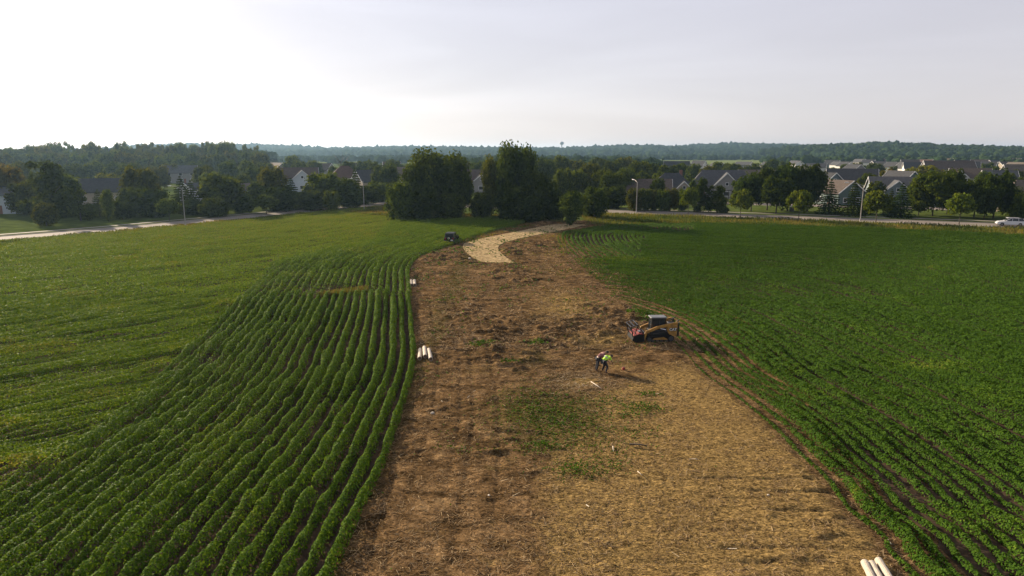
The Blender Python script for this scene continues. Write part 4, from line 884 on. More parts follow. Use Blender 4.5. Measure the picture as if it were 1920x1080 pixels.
# left of the corner
house(192, 334, 205, 13, 9.5, 3.6, 'cream', 'charcoal', 28, 'cream house with dark gable roof behind spruces beyond the left road', chimney=False)
house(0, 349, 172, 12, 9, 4.6, 'paleblue', 'grey', 20, 'pale blue house at the far left edge of the photo', hip=.8)
house(376, 342, 215, 9, 8, 4.4, 'white', 'charcoal', 55, 'small white gabled house left of the big round tree')
house(462, 343, 215, 10, 8, 3.8, 'blue', 'brown', 60, 'grey-blue house end just right of the big round tree')
house(560, 314, 270, 15, 10, 5.0, 'paleblue', 'brown', 18, 'pale blue two-storey house with brown roof and front gable', cross=(1.5, 7, 2.5, 8.0))
house(648, 311, 285, 13, 11, 4.8, 'white', 'rust', 15, 'white house with a rusty brown hipped roof', hip=.9)
house(700, 318, 255, 13, 9, 4.5, 'cream', 'charcoal', 40, 'cream gable house with black roof behind the second lamp')
house(763, 313, 300, 13, 9, 5.2, 'white', 'tanroof', 10, 'white two-storey house left of the tallest corner trees', cross=(1, 6, 2, 8.2))
house(888, 318, 265, 12, 9, 4.4, 'grey', 'brown', 12, 'grey house with white-trimmed gable seen through the corner clump', cross=(2, 5.5, 2, 6.6))
house(340, 310, 340, 15, 10, 5, 'grey', 'grey', 25, 'hazy grey-roofed house among the left gardens')
# right of the corner
house(1212, 335, 222, 15, 11, 3.2, 'grey', 'brown', -10, 'low brown-roofed house at the left end of the grey-roofed row')
house(1258, 324, 235, 15, 14, 3.0, 'cream', 'charcoal', -12, 'broad charcoal hip-roofed house above the clipped tree row', hip=.75, chimney=True, cross=(4.0, 5, 1.5, 5.4))
house(1352, 319, 232, 20, 13, 4.2, 'grey', 'grey', -14, 'large grey house with a steep front gable and small attic window', hip=.55, cross=(1.2, 8, 2.5, 8.2))
house(1418, 318, 275, 14, 10, 4, 'grey', 'tanroof', -15, 'house with tan roof behind the large grey gabled house')
house(1594, 316, 262, 17, 10, 4.6, 'tan', 'charcoal', -22, 'tan gable-end house with a long black roof lit by the sun')
house(1572, 337, 200, 10, 9, 3.6, 'green', 'brown', -75, 'dark green house with white arched trim between two spruces')
house(1688, 331, 208, 18, 12, 3.6, 'blue', 'grey', -18, 'wide blue-grey house with grey roof behind the bluish spruce', cross=(-2.5, 7, 2, 6.6))
house(1686, 320, 262, 12, 9, 3.8, 'green', 'charcoal', -75, 'small dark gabled house just left of the yellow tree')
house(1545, 323, 262, 10, 9, 3.8, 'blue', 'charcoal', -70, 'dark blue house peeking out left of the tan gable house')
house(1912, 337, 178, 12, 11, 3.0, 'cream', 'tanroof', -12, 'cream house with tan hipped roof at the right photo edge', hip=.8)
house(1815, 315, 300, 15, 10, 4.2, 'white', 'brown', -25, 'bright white house with brown roof and a row of windows', cross=(-4.2, 6, 2, 7.2), chimney=False)
house(1775, 301, 400, 26, 13, 4.5, 'grey', 'brown', -12, 'long brown-roofed building beyond the yellow tree')
house(1870, 319, 290, 12, 9, 3.6, 'grey', 'grey', -20, 'grey-roofed house right of the bright white one')
house(1910, 308, 330, 14, 10, 4, 'grey', 'tanroof', -15, 'tan-roofed house above the right end of the tree row')
house(1268, 302, 420, 15, 10, 5, 'paleblue', 'charcoal', -20, 'pale house with a blue-black gable roof above the treetops')
# farther village, small in the photo
FV = [(1310, 301, 560, 'white', 'grey'), (1345, 305, 480, 'grey', 'charcoal'), (1491, 301, 640, 'white', 'grey'), (1530, 306, 500, 'white', 'charcoal'), (1515, 310, 420, 'grey', 'charcoal'), (1560, 300, 640, 'blue', 'charcoal'), (1572, 303, 600, 'white', 'grey'), (1585, 303, 560, 'white', 'charcoal'),
      (1612, 298, 760, 'white', 'grey'), (1628, 299, 720, 'white', 'charcoal'), (1646, 302, 560, 'grey', 'charcoal'), (1660, 303, 540, 'grey', 'grey'), (1678, 304, 520, 'blue', 'charcoal'), (1697, 304, 480, 'white', 'grey'), (1715, 304, 470, 'white', 'charcoal'), (1705, 299, 640, 'grey', 'brown'), (1735, 299, 640, 'tan', 'rust'), (1758, 302, 560, 'grey', 'brown'),
      (1800, 300, 560, 'grey', 'charcoal'), (1818, 303, 480, 'white', 'charcoal'), (1834, 299, 620, 'white', 'brown'), (1851, 303, 500, 'blue', 'charcoal'), (1862, 300, 620, 'grey', 'charcoal'), (1884, 303, 520, 'cream', 'brown'), (1905, 304, 470, 'cream', 'tanroof'), (1440, 303, 560, 'grey', 'charcoal'), (1395, 303, 600, 'grey', 'grey'), (1600, 308, 430, 'grey', 'charcoal'), (1650, 297, 850, 'grey', 'rust'), (1775, 297, 800, 'grey', 'brown'), (1850, 297, 800, 'grey', 'charcoal'), (1902, 297, 800, 'grey', 'brown'),
      (520, 305, 430, 'grey', 'brown'), (608, 306, 420, 'grey', 'brown'), (735, 303, 460, 'white', 'brown'), (672, 305, 440, 'grey', 'grey')]
FV.sort()
for i, (px, yt, D, wl_, rf_) in enumerate(FV):
    D = min(D, (15 - 6.2) * FPX / (yt - 285)); q = random.Random(i)
    house(px, yt, D, q.uniform(10, 15), q.uniform(8, 10), 4.0, wl_, rf_, q.choice([-20, -70, 15, -45, -30, -75]), 'distant %s-walled house with %s roof, %s of the far village from left' % (wl_ if wl_ != 'paleblue' else 'pale', rf_.replace('tanroof', 'tan'), ORD(i + 1)), far=True, group='distant houses of the village')
# water tower
x, y = at(1053, 2900); tw = empty('water_tower', (x, y, 0)); zt = h_at(265.5, 2900)
M['tower'] = simple('tower_paint', (.20, .23, .26), .6, var=.03)
bm = bmesh.new(); bmesh.ops.create_uvsphere(bm, u_segments=20, v_segments=12, radius=9.0)
for v in bm.verts: v.co.z = v.co.z * .8 + zt - 8
me = bpy.data.meshes.new('tank'); bm.to_mesh(me); bm.free(); me.materials.append(M['tower']); np_obj('tank', me, tw)
MB().cyl((0, 0, 0), (0, 0, zt - 13), 3.0, 2.0).build('stem', M['tower'], tw)
MB().cyl((0, 0, zt - 2), (0, 0, zt), 1.2, .5).build('vent', M['tower'], tw)
tag(tw, 'small pale grey water tower bulb above the horizon', 'water tower')

# ================================================================== STREET FURNITURE
def lamp(pxb, yb, ytop, side, label, arm=3.0, base_shift=0):
    x, y = G(pxb, yb); D = y * math.cos(PITCH) + H * math.sin(PITCH); hz = h_at(ytop, D)
    r = empty('street_lamp', (x, y, 0)); ax, ay = side
    MB().cyl((0, 0, 0), (0, 0, hz - .5), .11, .07, 10).build('pole', M['pole'], r)
    MB().cyl((0, 0, 0), (0, 0, .5), .17, .15, 10).build('base', M['pole'], r)
    a = MB(); P = [(0, 0, hz - .7), (ax * arm * .25, ay * arm * .25, hz - .35), (ax * arm * .6, ay * arm * .6, hz - .08), (ax * arm, ay * arm, hz)]
    for p, q in zip(P, P[1:]): a.cyl(p, q, .045, .04, 8)
    a.build('arm', M['pole'], r)
    h = MB().box((ax * (arm + .3), ay * (arm + .3), hz + .01), (.8, .30, .16), math.atan2(ay, ax)).build('lamp_head', M['white'], r, .05)
    MB().box((ax * (arm + .38), ay * (arm + .38), hz - .09), (.45, .22, .05), math.atan2(ay, ax)).build('lens', M['glass'], h)
    tag(r, label, 'street lamp', 'street lamps along the two roads')
lamp(348, 425, 347, (-.93, .36), 'street lamp left of centre on the left road, arm over the road', 3.0)
lamp(683, 396, 334, (-.93, .36), 'street lamp near the bend of the left road before the corner trees', 3.2)
lamp(1193, 399.5, 336, (-.25, .97), 'pole standing before the clipped tree row on the right road', 2.2)
lamp(1613, 414, 341, (-.85, .5), 'tall street lamp on the right road between the spruces', 3.2)
x, y = at(1365, 196); r = empty('lamp_post', (x, y, 0)); hz = h_at(355, 196)
MB().cyl((0, 0, 0), (0, 0, hz), .12, .09).build('pole', M['black'], r); MB().box((0, 0, hz), (1.7, .5, .22)).build('lamp_head', M['black'], r, .04)
tag(r, 'black lamp post with flat top before the steep gabled house', 'lamp post')
x, y = at(722, 192); r = empty('fire_hydrant', (x, y, 0))
MB().cyl((0, 0, 0), (0, 0, .7), .16, .14).cyl((0, 0, .7), (0, 0, .92), .17, .05).build('barrel', M['red'], r); MB().cyl((-.26, 0, .5), (.26, 0, .5), .08).build('outlet', M['darkgrey'], r)
tag(r, 'small dark fire hydrant by the corner of the two roads', 'fire hydrant')
for i, (px, D) in enumerate([(1484, 176), (1513, 176)]):
    x, y = at(px, D); r = empty('utility_box', (x, y, 0)); MB().box((0, 0, .55), (1.0 - .5 * i, .7 - .2 * i, 1.1)).build('cabinet', M['darkgrey'], r, .04); MB().box((0, 0, 1.13), (1.1 - .5 * i, .8 - .2 * i, .06)).build('lid', M['black'], r)
    tag(r, ['squat dark utility box under the darkest street trees', 'narrow dark utility box just right of the squat one'][i], 'utility box', 'utility boxes under the trees')

# ================================================================== ROLLS AND STRAW MAT
def roll(p0, p1, dia, label, grp):
    a = Vector((*G(*p0), 0)); b = Vector((*G(*p1), 0)); c = (a + b) / 2; d = b - a; L = d.length; ang = math.atan2(d.y, d.x)
    z = float(dirt_z(c.x, c.y)) if -14 < c.x < 16 else 0
    r = empty('blanket_roll', (c.x, c.y, max(z, 0.0)), ang); R_ = dia / 2
    m = MB(); n = 14
    P = [(-L / 2 + L * i / 8, R_ * (1 + .04 * math.sin(i * 2.3 + c.x))) for i in range(9)]
    for (xa, ra), (xb, rb) in zip(P, P[1:]): m.cyl((xa, 0, R_), (xb, 0, R_), ra, rb, n)
    m.build('wrap', M['roll'], r, smooth=False)
    for s in (-1, 1): MB().cyl((s * L / 2, 0, R_), (s * (L / 2 + .015), 0, R_), R_ * .8, R_ * .7, n).build('end', M['rollend'], r)
    tag(r, label, 'roll', grp); return r
roll((788, 663), (787, 680), .30, 'pale straw roll, leftmost of three lying beside the crop edge', 'three rolls at the crop edge')
roll((796, 662), (797.5, 679), .30, 'pale straw roll, middle of three lying beside the crop edge', 'three rolls at the crop edge')
roll((804, 665), (808, 683), .30, 'pale straw roll, rightmost of three lying beside the crop edge', 'three rolls at the crop edge')
for i, (a, b) in enumerate([((767, 531), (768.5, 538)), ((771, 531), (772.5, 539)), ((777, 531.5), (778, 540))]):
    roll(a, b, .34, 'pale straw roll, %s of the farther three half way to the black car' % ['leftmost', 'middle', 'rightmost'][i], 'three farther rolls')
roll((1619, 1071), (1650, 1136), .27, 'long pale roll, left one of three at the bottom right corner', 'three rolls at the bottom right')
roll((1632, 1072), (1667, 1136), .25, 'long pale roll, middle one of three at the bottom right corner', 'three rolls at the bottom right')
roll((1645, 1067), (1684, 1132), .27, 'long pale roll, right one of three at the bottom right corner', 'three rolls at the bottom right')

def straw_mat():
    lft = MAT_L; rgt = MAT_R
    n = len(lft); m = 26; V = []; A = []
    t = np.linspace(0, 1, m)
    for i in range(n):
        for k in range(m):
            x, y = lft[i] * (1 - t[k]) + rgt[i] * t[k]; V.append((x, y, 0))
    V = np.array(V); V[:, 2] = np.maximum(dirt_z(V[:, 0], V[:, 1]), 0) + .05 + .05 * fbm(V[:, 0], V[:, 1], 1.0, 3, 5)
    top = len(V); F = [(i * m + k, i * m + k + 1, (i + 1) * m + k + 1, (i + 1) * m + k) for i in range(n - 1) for k in range(m - 1)]
    B = V.copy(); B[:, 2] = .01; V = np.concatenate([V, B])
    for i in range(n - 1):
        for k in (0, m - 1): F.append((i * m + k, (i + 1) * m + k, (i + 1) * m + k + top, i * m + k + top))
    for k in range(m - 1):
        for i in (0, n - 1): F.append((i * m + k, i * m + k + 1, i * m + k + 1 + top, i * m + k + top))
    me = bpy.data.meshes.new('straw_mat'); me.from_pydata(V.tolist(), [], F); bm = bmesh.new(); bm.from_mesh(me); bmesh.ops.recalc_face_normals(bm, faces=bm.faces); bm.to_mesh(me); bm.free()
    mt = simple('straw_mat', (.36, .27, .145), .9, var=.5, scale=2.6, bump=1.0, spec=0.0); me.materials.append(mt)
    tag(np_obj('straw_mat', me), 'pale straw erosion mat curving across the bare earth from the trees', 'straw mat')
straw_mat()

# ================================================================== TRACK LOADER WITH MULCHER
def loader():
    x, y = G(1224, 641); r = empty('track_loader', (x + .25, y + .15, .10), rad(184)); r.scale = (1.0, .93, .93)
    Y_, K, DG = M['yellow'], M['black'], M['darkgrey']
    for s in (-1, 1):
        prof = [(-1.25, .30), (-1.05, .04), (.72, .04), (1.0, .34), (.9, .50), (.1, .62), (-.95, .72), (-1.22, .55)]
        t = MB().prism(prof, s * .60, s * .92).build('track', M['rubber'], r, .03)
        for i, (wx, wz, wr) in enumerate([(-1.0, .38, .2), (-.6, .2, .13), (-.25, .2, .13), (.1, .2, .13), (.45, .2, .13), (.75, .33, .17)]):
            MB().cyl((wx, s * .90, wz), (wx, s * .945, wz), wr, wr, 12).build('roller', DG, t)
        MB().prism([(-.75, .3), (.5, .3), (.4, .42), (-.4, .52)], s * .915, s * .95).build('track_frame', Y_, t)
        # rear tower with the side panel
        tw = MB().prism([(-1.45, .62), (-1.0, .50), (-.72, .95), (-.62, 1.25), (-.80, 1.50), (-1.50, 1.52)], s * .62, s * .90).build('rear_tower', Y_, r, .03)
        MB().prism([(-1.62, .55), (-1.46, .55), (-1.50, 1.72), (-1.64, 1.72)], s * .60, s * .90).build('rear_corner', K, r, .02)
        # lift arm: from the tower top down to the front
        a = MB().bar((-1.5, s * .84, 1.72), (.15, s * .84, 1.34), .14, .24).bar((.1, s * .84, 1.35), (1.02, s * .84, .95), .14, .24).bar((.98, s * .84, 1.0), (1.18, s * .84, .42), .14, .2)
        a.build('lift_arm', Y_, r, .02)
        MB().cyl((-1.15, s * .72, .95), (-.1, s * .78, 1.24), .06, .05, 8).build('lift_cylinder', M['chrome'], r)
        MB().bar((-.95, s * .80, 1.02), (.45, s * .80, .78), .05, .07).build('fender', DG, r)
    MB().box((-.35, 0, .70), (2.0, 1.2, .62)).build('body', K, r, .05)
    MB().box((-1.25, 0, 1.25), (.55, 1.18, .62)).build('engine_hood', K, r, .06)
    MB().box((-1.60, 0, .95), (.10, 1.15, .95)).build('rear_door', K, r, .03)
    cab = MB()
    for s in (-1, 1):
        cab.bar((.52, s * .42, .98), (.44, s * .42, 2.02), .08).bar((-.55, s * .42, .98), (-.62, s * .42, 2.02), .08).bar((.5, s * .42, 1.0), (-.58, s * .42, 1.0), .08).bar((.44, s * .42, 1.98), (-.62, s * .42, 1.98), .08)
        cab.bar((-.15, s * .42, 1.0), (-.15, s * .42, 2.0), .05)
    cab.bar((.46, -.42, 1.98), (.46, .42, 1.98), .08).bar((-.62, -.42, 1.98), (-.62, .42, 1.98), .08).bar((.52, -.42, 1.0), (.52, .42, 1.0), .08)
    c = cab.build('cab', K, r)
    MB().box((-.08, 0, 2.09), (1.30, 1.0, .12)).build('cab_roof', M['roofgrey'], r, .05)
    for s in (-1, 1): MB().box((-.06, s * .425, 1.49), (.98, .02, .92)).build('window', M['glass'], c)
    MB().box((.47, 0, 1.49), (.02, .78, .92)).build('windscreen', M['glass'], c)
    MB().box((-.25, 0, 1.25), (.4, .45, .5)).build('seat', M['rubber'], r, .08)
    ex = MB().cyl((-1.45, -.35, 1.55), (-1.5, -.35, 1.86), .05).bar((-1.35, .5, 1.6), (-1.72, .5, 1.92), .08).bar((-1.2, -.5, 1.62), (-1.72, -.5, 1.94), .07).build('exhaust', K, r)
    # mulching head
    mh = MB().prism([(1.15, .06), (2.0, .06), (2.14, .28), (2.0, .62), (1.55, .80), (1.15, .78)], -.95, .95).build('mulcher_housing', M['rubber'], r, .03)
    MB().prism([(1.2, .79), (1.56, .81), (2.0, .64), (2.02, .66), (1.58, .845), (1.2, .825)], -.90, .90).build('red_hood', M['red'], mh)
    MB().cyl((1.8, -.9, .32), (1.8, .9, .32), .27, .27, 16).build('rotor', M['darkgrey'], mh)
    MB().box((1.12, 0, .55), (.12, 1.1, .7)).build('coupler', DG, mh)
    MB().cyl((1.45, .2, .9), (1.45, .62, .9), .10).build('motor', M['chrome'], mh)
    g = MB()
    for s in (-1, -.33, .33, 1):
        yy = s * .86; g.bar((1.22, yy, .80), (1.72, yy, 1.62), .07) if abs(s) == 1 else g.bar((1.9, yy, .66), (2.22, yy, 1.42), .05)
        if abs(s) == 1: g.bar((1.72, yy, 1.60), (2.26, yy, 1.40), .07).bar((2.24, yy, 1.42), (2.06, yy, .55), .07).bar((1.72, yy, 1.6), (1.95, yy, .66), .06).bar((1.3, yy, .85), (2.22, yy, 1.38), .04)
    for xx, zz in ((1.72, 1.60), (2.24, 1.41), (1.99, 1.50)): g.bar((xx, -.9, zz), (xx, .9, zz), .07)
    g.bar((2.1, -.86, .95), (2.1, .86, .95), .05)
    g.build('push_guard', K, mh)
    # side lettering on the panel that faces the photo (+y in the machine's own frame)
    cu = bpy.data.curves.new('lettering', 'FONT'); cu.body = 'CAT'; cu.size = .30; cu.extrude = .004; cu.align_x = 'CENTER'; cu.align_y = 'CENTER'; cu.offset = .006
    me = bpy.data.meshes.new_from_object(bpy.data.objects.new('tmp', cu)); me.materials.clear(); me.materials.append(M['white'])
    MB().prism([(-1.42, 1.02), (-.88, 1.02), (-.84, 1.08), (-.84, 1.30), (-1.42, 1.30)], .900, .906).build('emblem_plate', K, r)
    l = np_obj('lettering', me, r); l.location = (-1.13, .912, 1.165); l.rotation_euler = (rad(90), 0, rad(180))
    MB().prism([(-1.22, 1.03), (-1.06, 1.03), (-1.14, 1.13)], .908, .911).build('emblem', M['yellow'], r)
    tag(r, 'yellow and black tracked loader with a red mulching head and guard frame', 'track loader')
loader()

# ================================================================== CARS
def wheel(root, x, y, r, s, w_=.24):
    t = MB().cyl((x, y, r), (x, y + s * w_, r), r, r, 20).build('wheel', M['rubber'], root, .02)
    MB().cyl((x, y + s * (w_ + .005), r), (x, y + s * (w_ - .02), r), r * .62, r * .55, 14).build('rim', M['chrome'], t)
def wagon(root, body_mat, L=4.75, W=1.84, Ht=1.66, arch=.36):
    """estate car facing +X"""
    a = L / 2; f = L / 2
    prof = [(-a, .42), (-a + .02, .85), (-a + .10, 1.02), (f - 1.55, 1.02), (f - .35, .88), (f - .03, .70), (f, .40), (f - .25, .26), (-a + .25, .26)]
    MB().prism(prof, -W / 2, W / 2).build('body', body_mat, root, .07)
    g = MB(); up = [(-a + .12, 1.02), (-a + .42, Ht - .14), (-a + .60, Ht - .06), (f - 2.5, Ht - .05), (f - 1.45, 1.02)]; n = len(up); i_ = .16
    g.faces([(x, -W / 2 + .06 + (i_ if z > 1.1 else 0), z) for x, z in up] + [(x, W / 2 - .06 - (i_ if z > 1.1 else 0), z) for x, z in up], [tuple(range(n)), tuple(range(2 * n - 1, n - 1, -1))] + [(k, (k + 1) % n, n + (k + 1) % n, n + k) for k in range(n)])
    g.build('window', M['glass'], root, .02)
    MB().box((-.42, 0, Ht - .03), (L * .46, W - .42, .07)).build('roof', body_mat, root, .03)
    p = MB()
    for s in (-1, 1):
        for (x0, z0, x1, z1) in ((f - 1.42, 1.0, f - 2.44, Ht - .06), (-.15, 1.0, -.2, Ht - .06), (-1.25, 1.0, -1.2, Ht - .06), (-a + .12, 1.0, -a + .48, Ht - .08)):
            p.bar((x0, s * (W / 2 - .04), z0), (x1, s * (W / 2 - .20), z1), .05, .07)
    p.build('pillar', body_mat, root)
    for s in (-1, 1):
        wheel(root, f - .92, s * (W / 2 - .20), arch - .02, s); wheel(root, -a + .88, s * (W / 2 - .20), arch - .02, s)
        MB().box((f - .12, s * (W / 2 - .3), .72), (.18, .34, .14)).build('headlight', M['chrome'], root, .02)
        MB().box((-a + .02, s * (W / 2 - .2), .82), (.08, .26, .22)).build('tail_light', M['lampred'], root, .01)
        MB().box((f - 1.55, s * (W / 2 + .08), 1.06), (.14, .16, .12)).build('mirror', body_mat, root, .02)
        MB().bar((-1.6, s * (W / 2 - .26), Ht + .04), (.5, s * (W / 2 - .26), Ht + .04), .04).build('roof_rail', M['darkgrey'], root)
    MB().box((0, 0, .28), (L - .3, W - .04, .12)).build('sill', M['darkgrey'], root)
x, y = G(1901, 424.5); r = empty('estate_car', (x, y + 1.2, .021), rad(157)); wagon(r, M['white'], 4.9); tag(r, 'white estate car driving on the right road at the photo edge', 'car')
M['carblue'] = simple('blue_car_paint', (.12, .17, .24), .3); M['cargrey'] = simple('grey_car_paint', (.10, .10, .11), .3)
for px, D, mt, lb in [(1767, 186, 'carblue', 'blue car parked in the shade between the street trees'), (1908, 170, 'cargrey', 'dark grey car parked beyond the trees at the right edge'), (1243, 200, 'cargrey', 'grey car half hidden behind the clipped tree row')]:
    x, y = at(px, D); r = empty('parked_car', (x, y, .026), rad(150)); wagon(r, M[mt], 4.5); tag(r, lb, 'car')
def offroader():
    x, y = G(845, 459); r = empty('off_road_car', (x, y + 1.9, .06), rad(84)); B = M['black']; W = 1.86
    MB().prism([(-2.0, .55), (-2.0, 1.14), (.95, 1.14), (1.95, 1.02), (2.05, .85), (2.05, .52)], -.78, .78).build('body', B, r, .05)
    up = [(-1.98, 1.14), (-1.90, 1.80), (-1.75, 1.86), (.35, 1.84), (.78, 1.14)]; n = len(up)
    ins = lambda z: .70 if z > 1.5 else .78
    MB().faces([(a, -ins(b), b) for a, b in up] + [(a, ins(b), b) for a, b in up], [tuple(range(n)), tuple(range(2 * n - 1, n - 1, -1))] + [(k, (k + 1) % n, n + (k + 1) % n, n + k) for k in range(n)]).build('cabin', B, r, .04)
    MB().box((-1.965, 0, 1.5), (.03, 1.12, .46)).build('rear_window', M['glass'], r)
    for s in (-1, 1):
        MB().prism([(-1.6, 1.24), (-1.55, 1.72), (.2, 1.72), (.55, 1.24)], s * .745, s * .765).build('side_window', M['glass'], r)
        for wx in (-1.3, 1.32):
            MB().prism([(wx - .55, .62), (wx - .42, .92), (wx + .42, .92), (wx + .58, .60), (wx + .58, .68), (wx + .45, .98), (wx - .45, .98), (wx - .6, .66)], s * .74, s * .95).build('fender', M['rubber'], r)
            wheel(r, wx, s * .66, .42, s, .27)
        MB().box((-2.02, s * .64, .98), (.06, .16, .26)).build('tail_light', M['lampred'], r)
        MB().box((.62, s * .98, 1.28), (.10, .22, .20)).build('mirror', B, r, .02)
    t = MB().cyl((-2.02, .05, 1.03), (-2.28, .05, 1.03), .40, .39, 20).build('spare_wheel', M['rubber'], r, .03); MB().cyl((-2.28, .05, 1.03), (-2.30, .05, 1.03), .2, .16, 10).build('rim', M['chrome'], t)
    MB().box((-2.12, 0, .60), (.2, 1.7, .18)).build('rear_bumper', M['darkgrey'], r, .03); MB().box((-2.235, -.45, .74), (.02, .36, .16)).build('number_plate', M['white'], r)
    tag(r, 'black off-road car seen from behind with a spare wheel on its tail', 'car')
offroader()

# ================================================================== PEOPLE
def skinned(name, joints, edges, mat, parent=None, sub=2):
    """joints: name->(x,y,z,r)"""
    ks = list(joints); me = bpy.data.meshes.new(name); me.from_pydata([joints[k][:3] for k in ks], [(ks.index(a), ks.index(b)) for a, b in edges], [])
    o = np_obj(name, me, parent); me.materials.append(mat); s = o.modifiers.new('skin', 'SKIN'); s.use_smooth_shade = True
    for i, k in enumerate(ks):
        r_ = joints[k][3]; me.skin_vertices[0].data[i].radius = r_ if isinstance(r_, tuple) else (r_, r_)
    me.skin_vertices[0].data[0].use_root = True
    sb = o.modifiers.new('sub', 'SUBSURF'); sb.levels = sub; sb.render_levels = sub; return o
M['skin'] = simple('skin', (.36, .20, .13), .6, var=.08); M['maroon'] = simple('maroon_shirt', (.20, .075, .085), .9, var=.15, scale=12); M['denim'] = simple('dark_trousers', (.022, .024, .032), .9, var=.2, scale=10)
M['lime'] = simple('lime_vest', (.50, .85, .05), .7, var=.06); M['hair'] = simple('dark_hair', (.02, .014, .01), .8); M['silver'] = simple('reflective_band', (.6, .6, .58), .4)
M['boot'] = simple('boots', (.06, .04, .025), .8)
def person(loc, rz, pose, shirt, label, vest=False):
    z0 = float(dirt_z(loc[0], loc[1])); r = empty('person', (loc[0], loc[1], z0 + .02), rz)
    J = pose
    body = skinned('body', {k: J[k] for k in J}, [('pelvis', 'belly'), ('belly', 'chest'), ('chest', 'neck'), ('neck', 'head'), ('head', 'crown')] +
        [e for s in 'LR' for e in (('pelvis', 'hip' + s), ('hip' + s, 'knee' + s), ('knee' + s, 'ankle' + s), ('ankle' + s, 'toe' + s), ('chest', 'sh' + s), ('sh' + s, 'elb' + s), ('elb' + s, 'wri' + s), ('wri' + s, 'palm' + s))], M['skin'], r)
    def P(k): return Vector(J[k][:3])
    # hands: five fingers rooted in the palm
    for s in 'LR':
        d = (P('palm' + s) - P('wri' + s)).normalized(); u = d.orthogonal().normalized(); v = d.cross(u); b = P('palm' + s)
        js = {'p': (*P('wri' + s), .03), 'q': (*b, .034)}; ed = [('p', 'q')]
        for i, (o_, l) in enumerate([(-.03, .065), (-.01, .078), (.01, .072), (.028, .058)]):
            a = b + u * o_ + d * .025; m_ = a + d * l * .5 + v * .006; c = m_ + d * l * .4 + v * .022; js['a%d' % i] = (*a, .010); js['b%d' % i] = (*m_, .009); js['c%d' % i] = (*c, .008); ed += [('q', 'a%d' % i), ('a%d' % i, 'b%d' % i), ('b%d' % i, 'c%d' % i)]
        t1 = P('wri' + s) + d * .03 + u * .035; t2 = t1 + d * .04 + u * .02; js['t1'] = (*t1, .012); js['t2'] = (*t2, .010); ed += [('p', 't1'), ('t1', 't2')]
        skinned('hand', js, ed, M['skin'], r, 1)
    grow = lambda k, f: (*J[k][:3], (J[k][3] if not isinstance(J[k][3], tuple) else J[k][3][0]) * f)
    tr = {'pelvis': grow('pelvis', 1.10)}
    for s in 'LR':
        for k in ('hip', 'knee', 'ankle'): tr[k + s] = grow(k + s, 1.22)
    skinned('trousers', tr, [e for s in 'LR' for e in (('pelvis', 'hip' + s), ('hip' + s, 'knee' + s), ('knee' + s, 'ankle' + s))], M['denim'], r)
    for s in 'LR': skinned('boot', {'a': grow('ankle' + s, 1.35), 'b': grow('toe' + s, 1.5)}, [('a', 'b')], M['boot'], r, 1)
    sh = {k: grow(k, 1.14) for k in ('belly', 'chest')}; sh['low'] = tuple((P('pelvis') * .55 + P('belly') * .45)) + (.165,); e = [('low', 'belly'), ('belly', 'chest')]
    sh['col'] = tuple(P('chest') * .45 + P('neck') * .55) + (.085,); e.append(('chest', 'col'))
    for s in 'LR':
        sh['sh' + s] = grow('sh' + s, 1.25); sh['slv' + s] = tuple(P('sh' + s) * .2 + P('elb' + s) * .8) + (.062,); e += [('chest', 'sh' + s), ('sh' + s, 'slv' + s)]
    so = skinned('shirt', sh, e, shirt, r)
    if vest:
        a = P('belly'); b = P('chest'); d = (b - a).normalized()
        MB().cyl(a + d * .02, a + d * .08, .205, .205, 16).build('reflective_band', M['silver'], so)
    hd = P('head'); cr = P('crown'); up = (cr - hd).normalized(); fw = Vector(J['face_dir']) if 'face_dir' in J else Vector((1, 0, 0))
    return r, hd, up
def head_bits(r, hd, up, fw, cap=False):
    fw = (fw - up * fw.dot(up)).normalized(); sd_ = up.cross(fw)
    bm = bmesh.new(); bmesh.ops.create_uvsphere(bm, u_segments=16, v_segments=10, radius=.112)
    R_ = Matrix((fw, sd_, up)).transposed()
    for v in bm.verts:
        c = v.co.copy()
        if c.x > .045 and c.z < .045: c.x = .045 - .02
        c.z = max(c.z, -.045); v.co = R_ @ Vector((c.x * 1.02 - .012, c.y * .92, c.z * 1.1)) + hd + up * .05
    me = bpy.data.meshes.new('hair'); bm.to_mesh(me); bm.free(); me.materials.append(M['hair']); np_obj('hair', me, r)
    f = MB(); f.cyl(hd + fw * .085 - up * .005, hd + fw * .125 - up * .02, .016, .010, 6).build('nose', M['skin'], r)
    for s in (-1, 1):
        MB().cyl(hd + fw * .088 + sd_ * .033 * s + up * .018, hd + fw * .100 + sd_ * .033 * s + up * .018, .011, .008, 8).build('eye', M['black'], r)
        MB().cyl(hd + sd_ * .085 * s, hd + sd_ * .100 * s, .026, .018, 8).build('ear', M['skin'], r)
    MB().bar(hd + fw * .096 - up * .05 - sd_ * .022, hd + fw * .096 - up * .05 + sd_ * .022, .008, .010).build('mouth', M['lampred'], r)
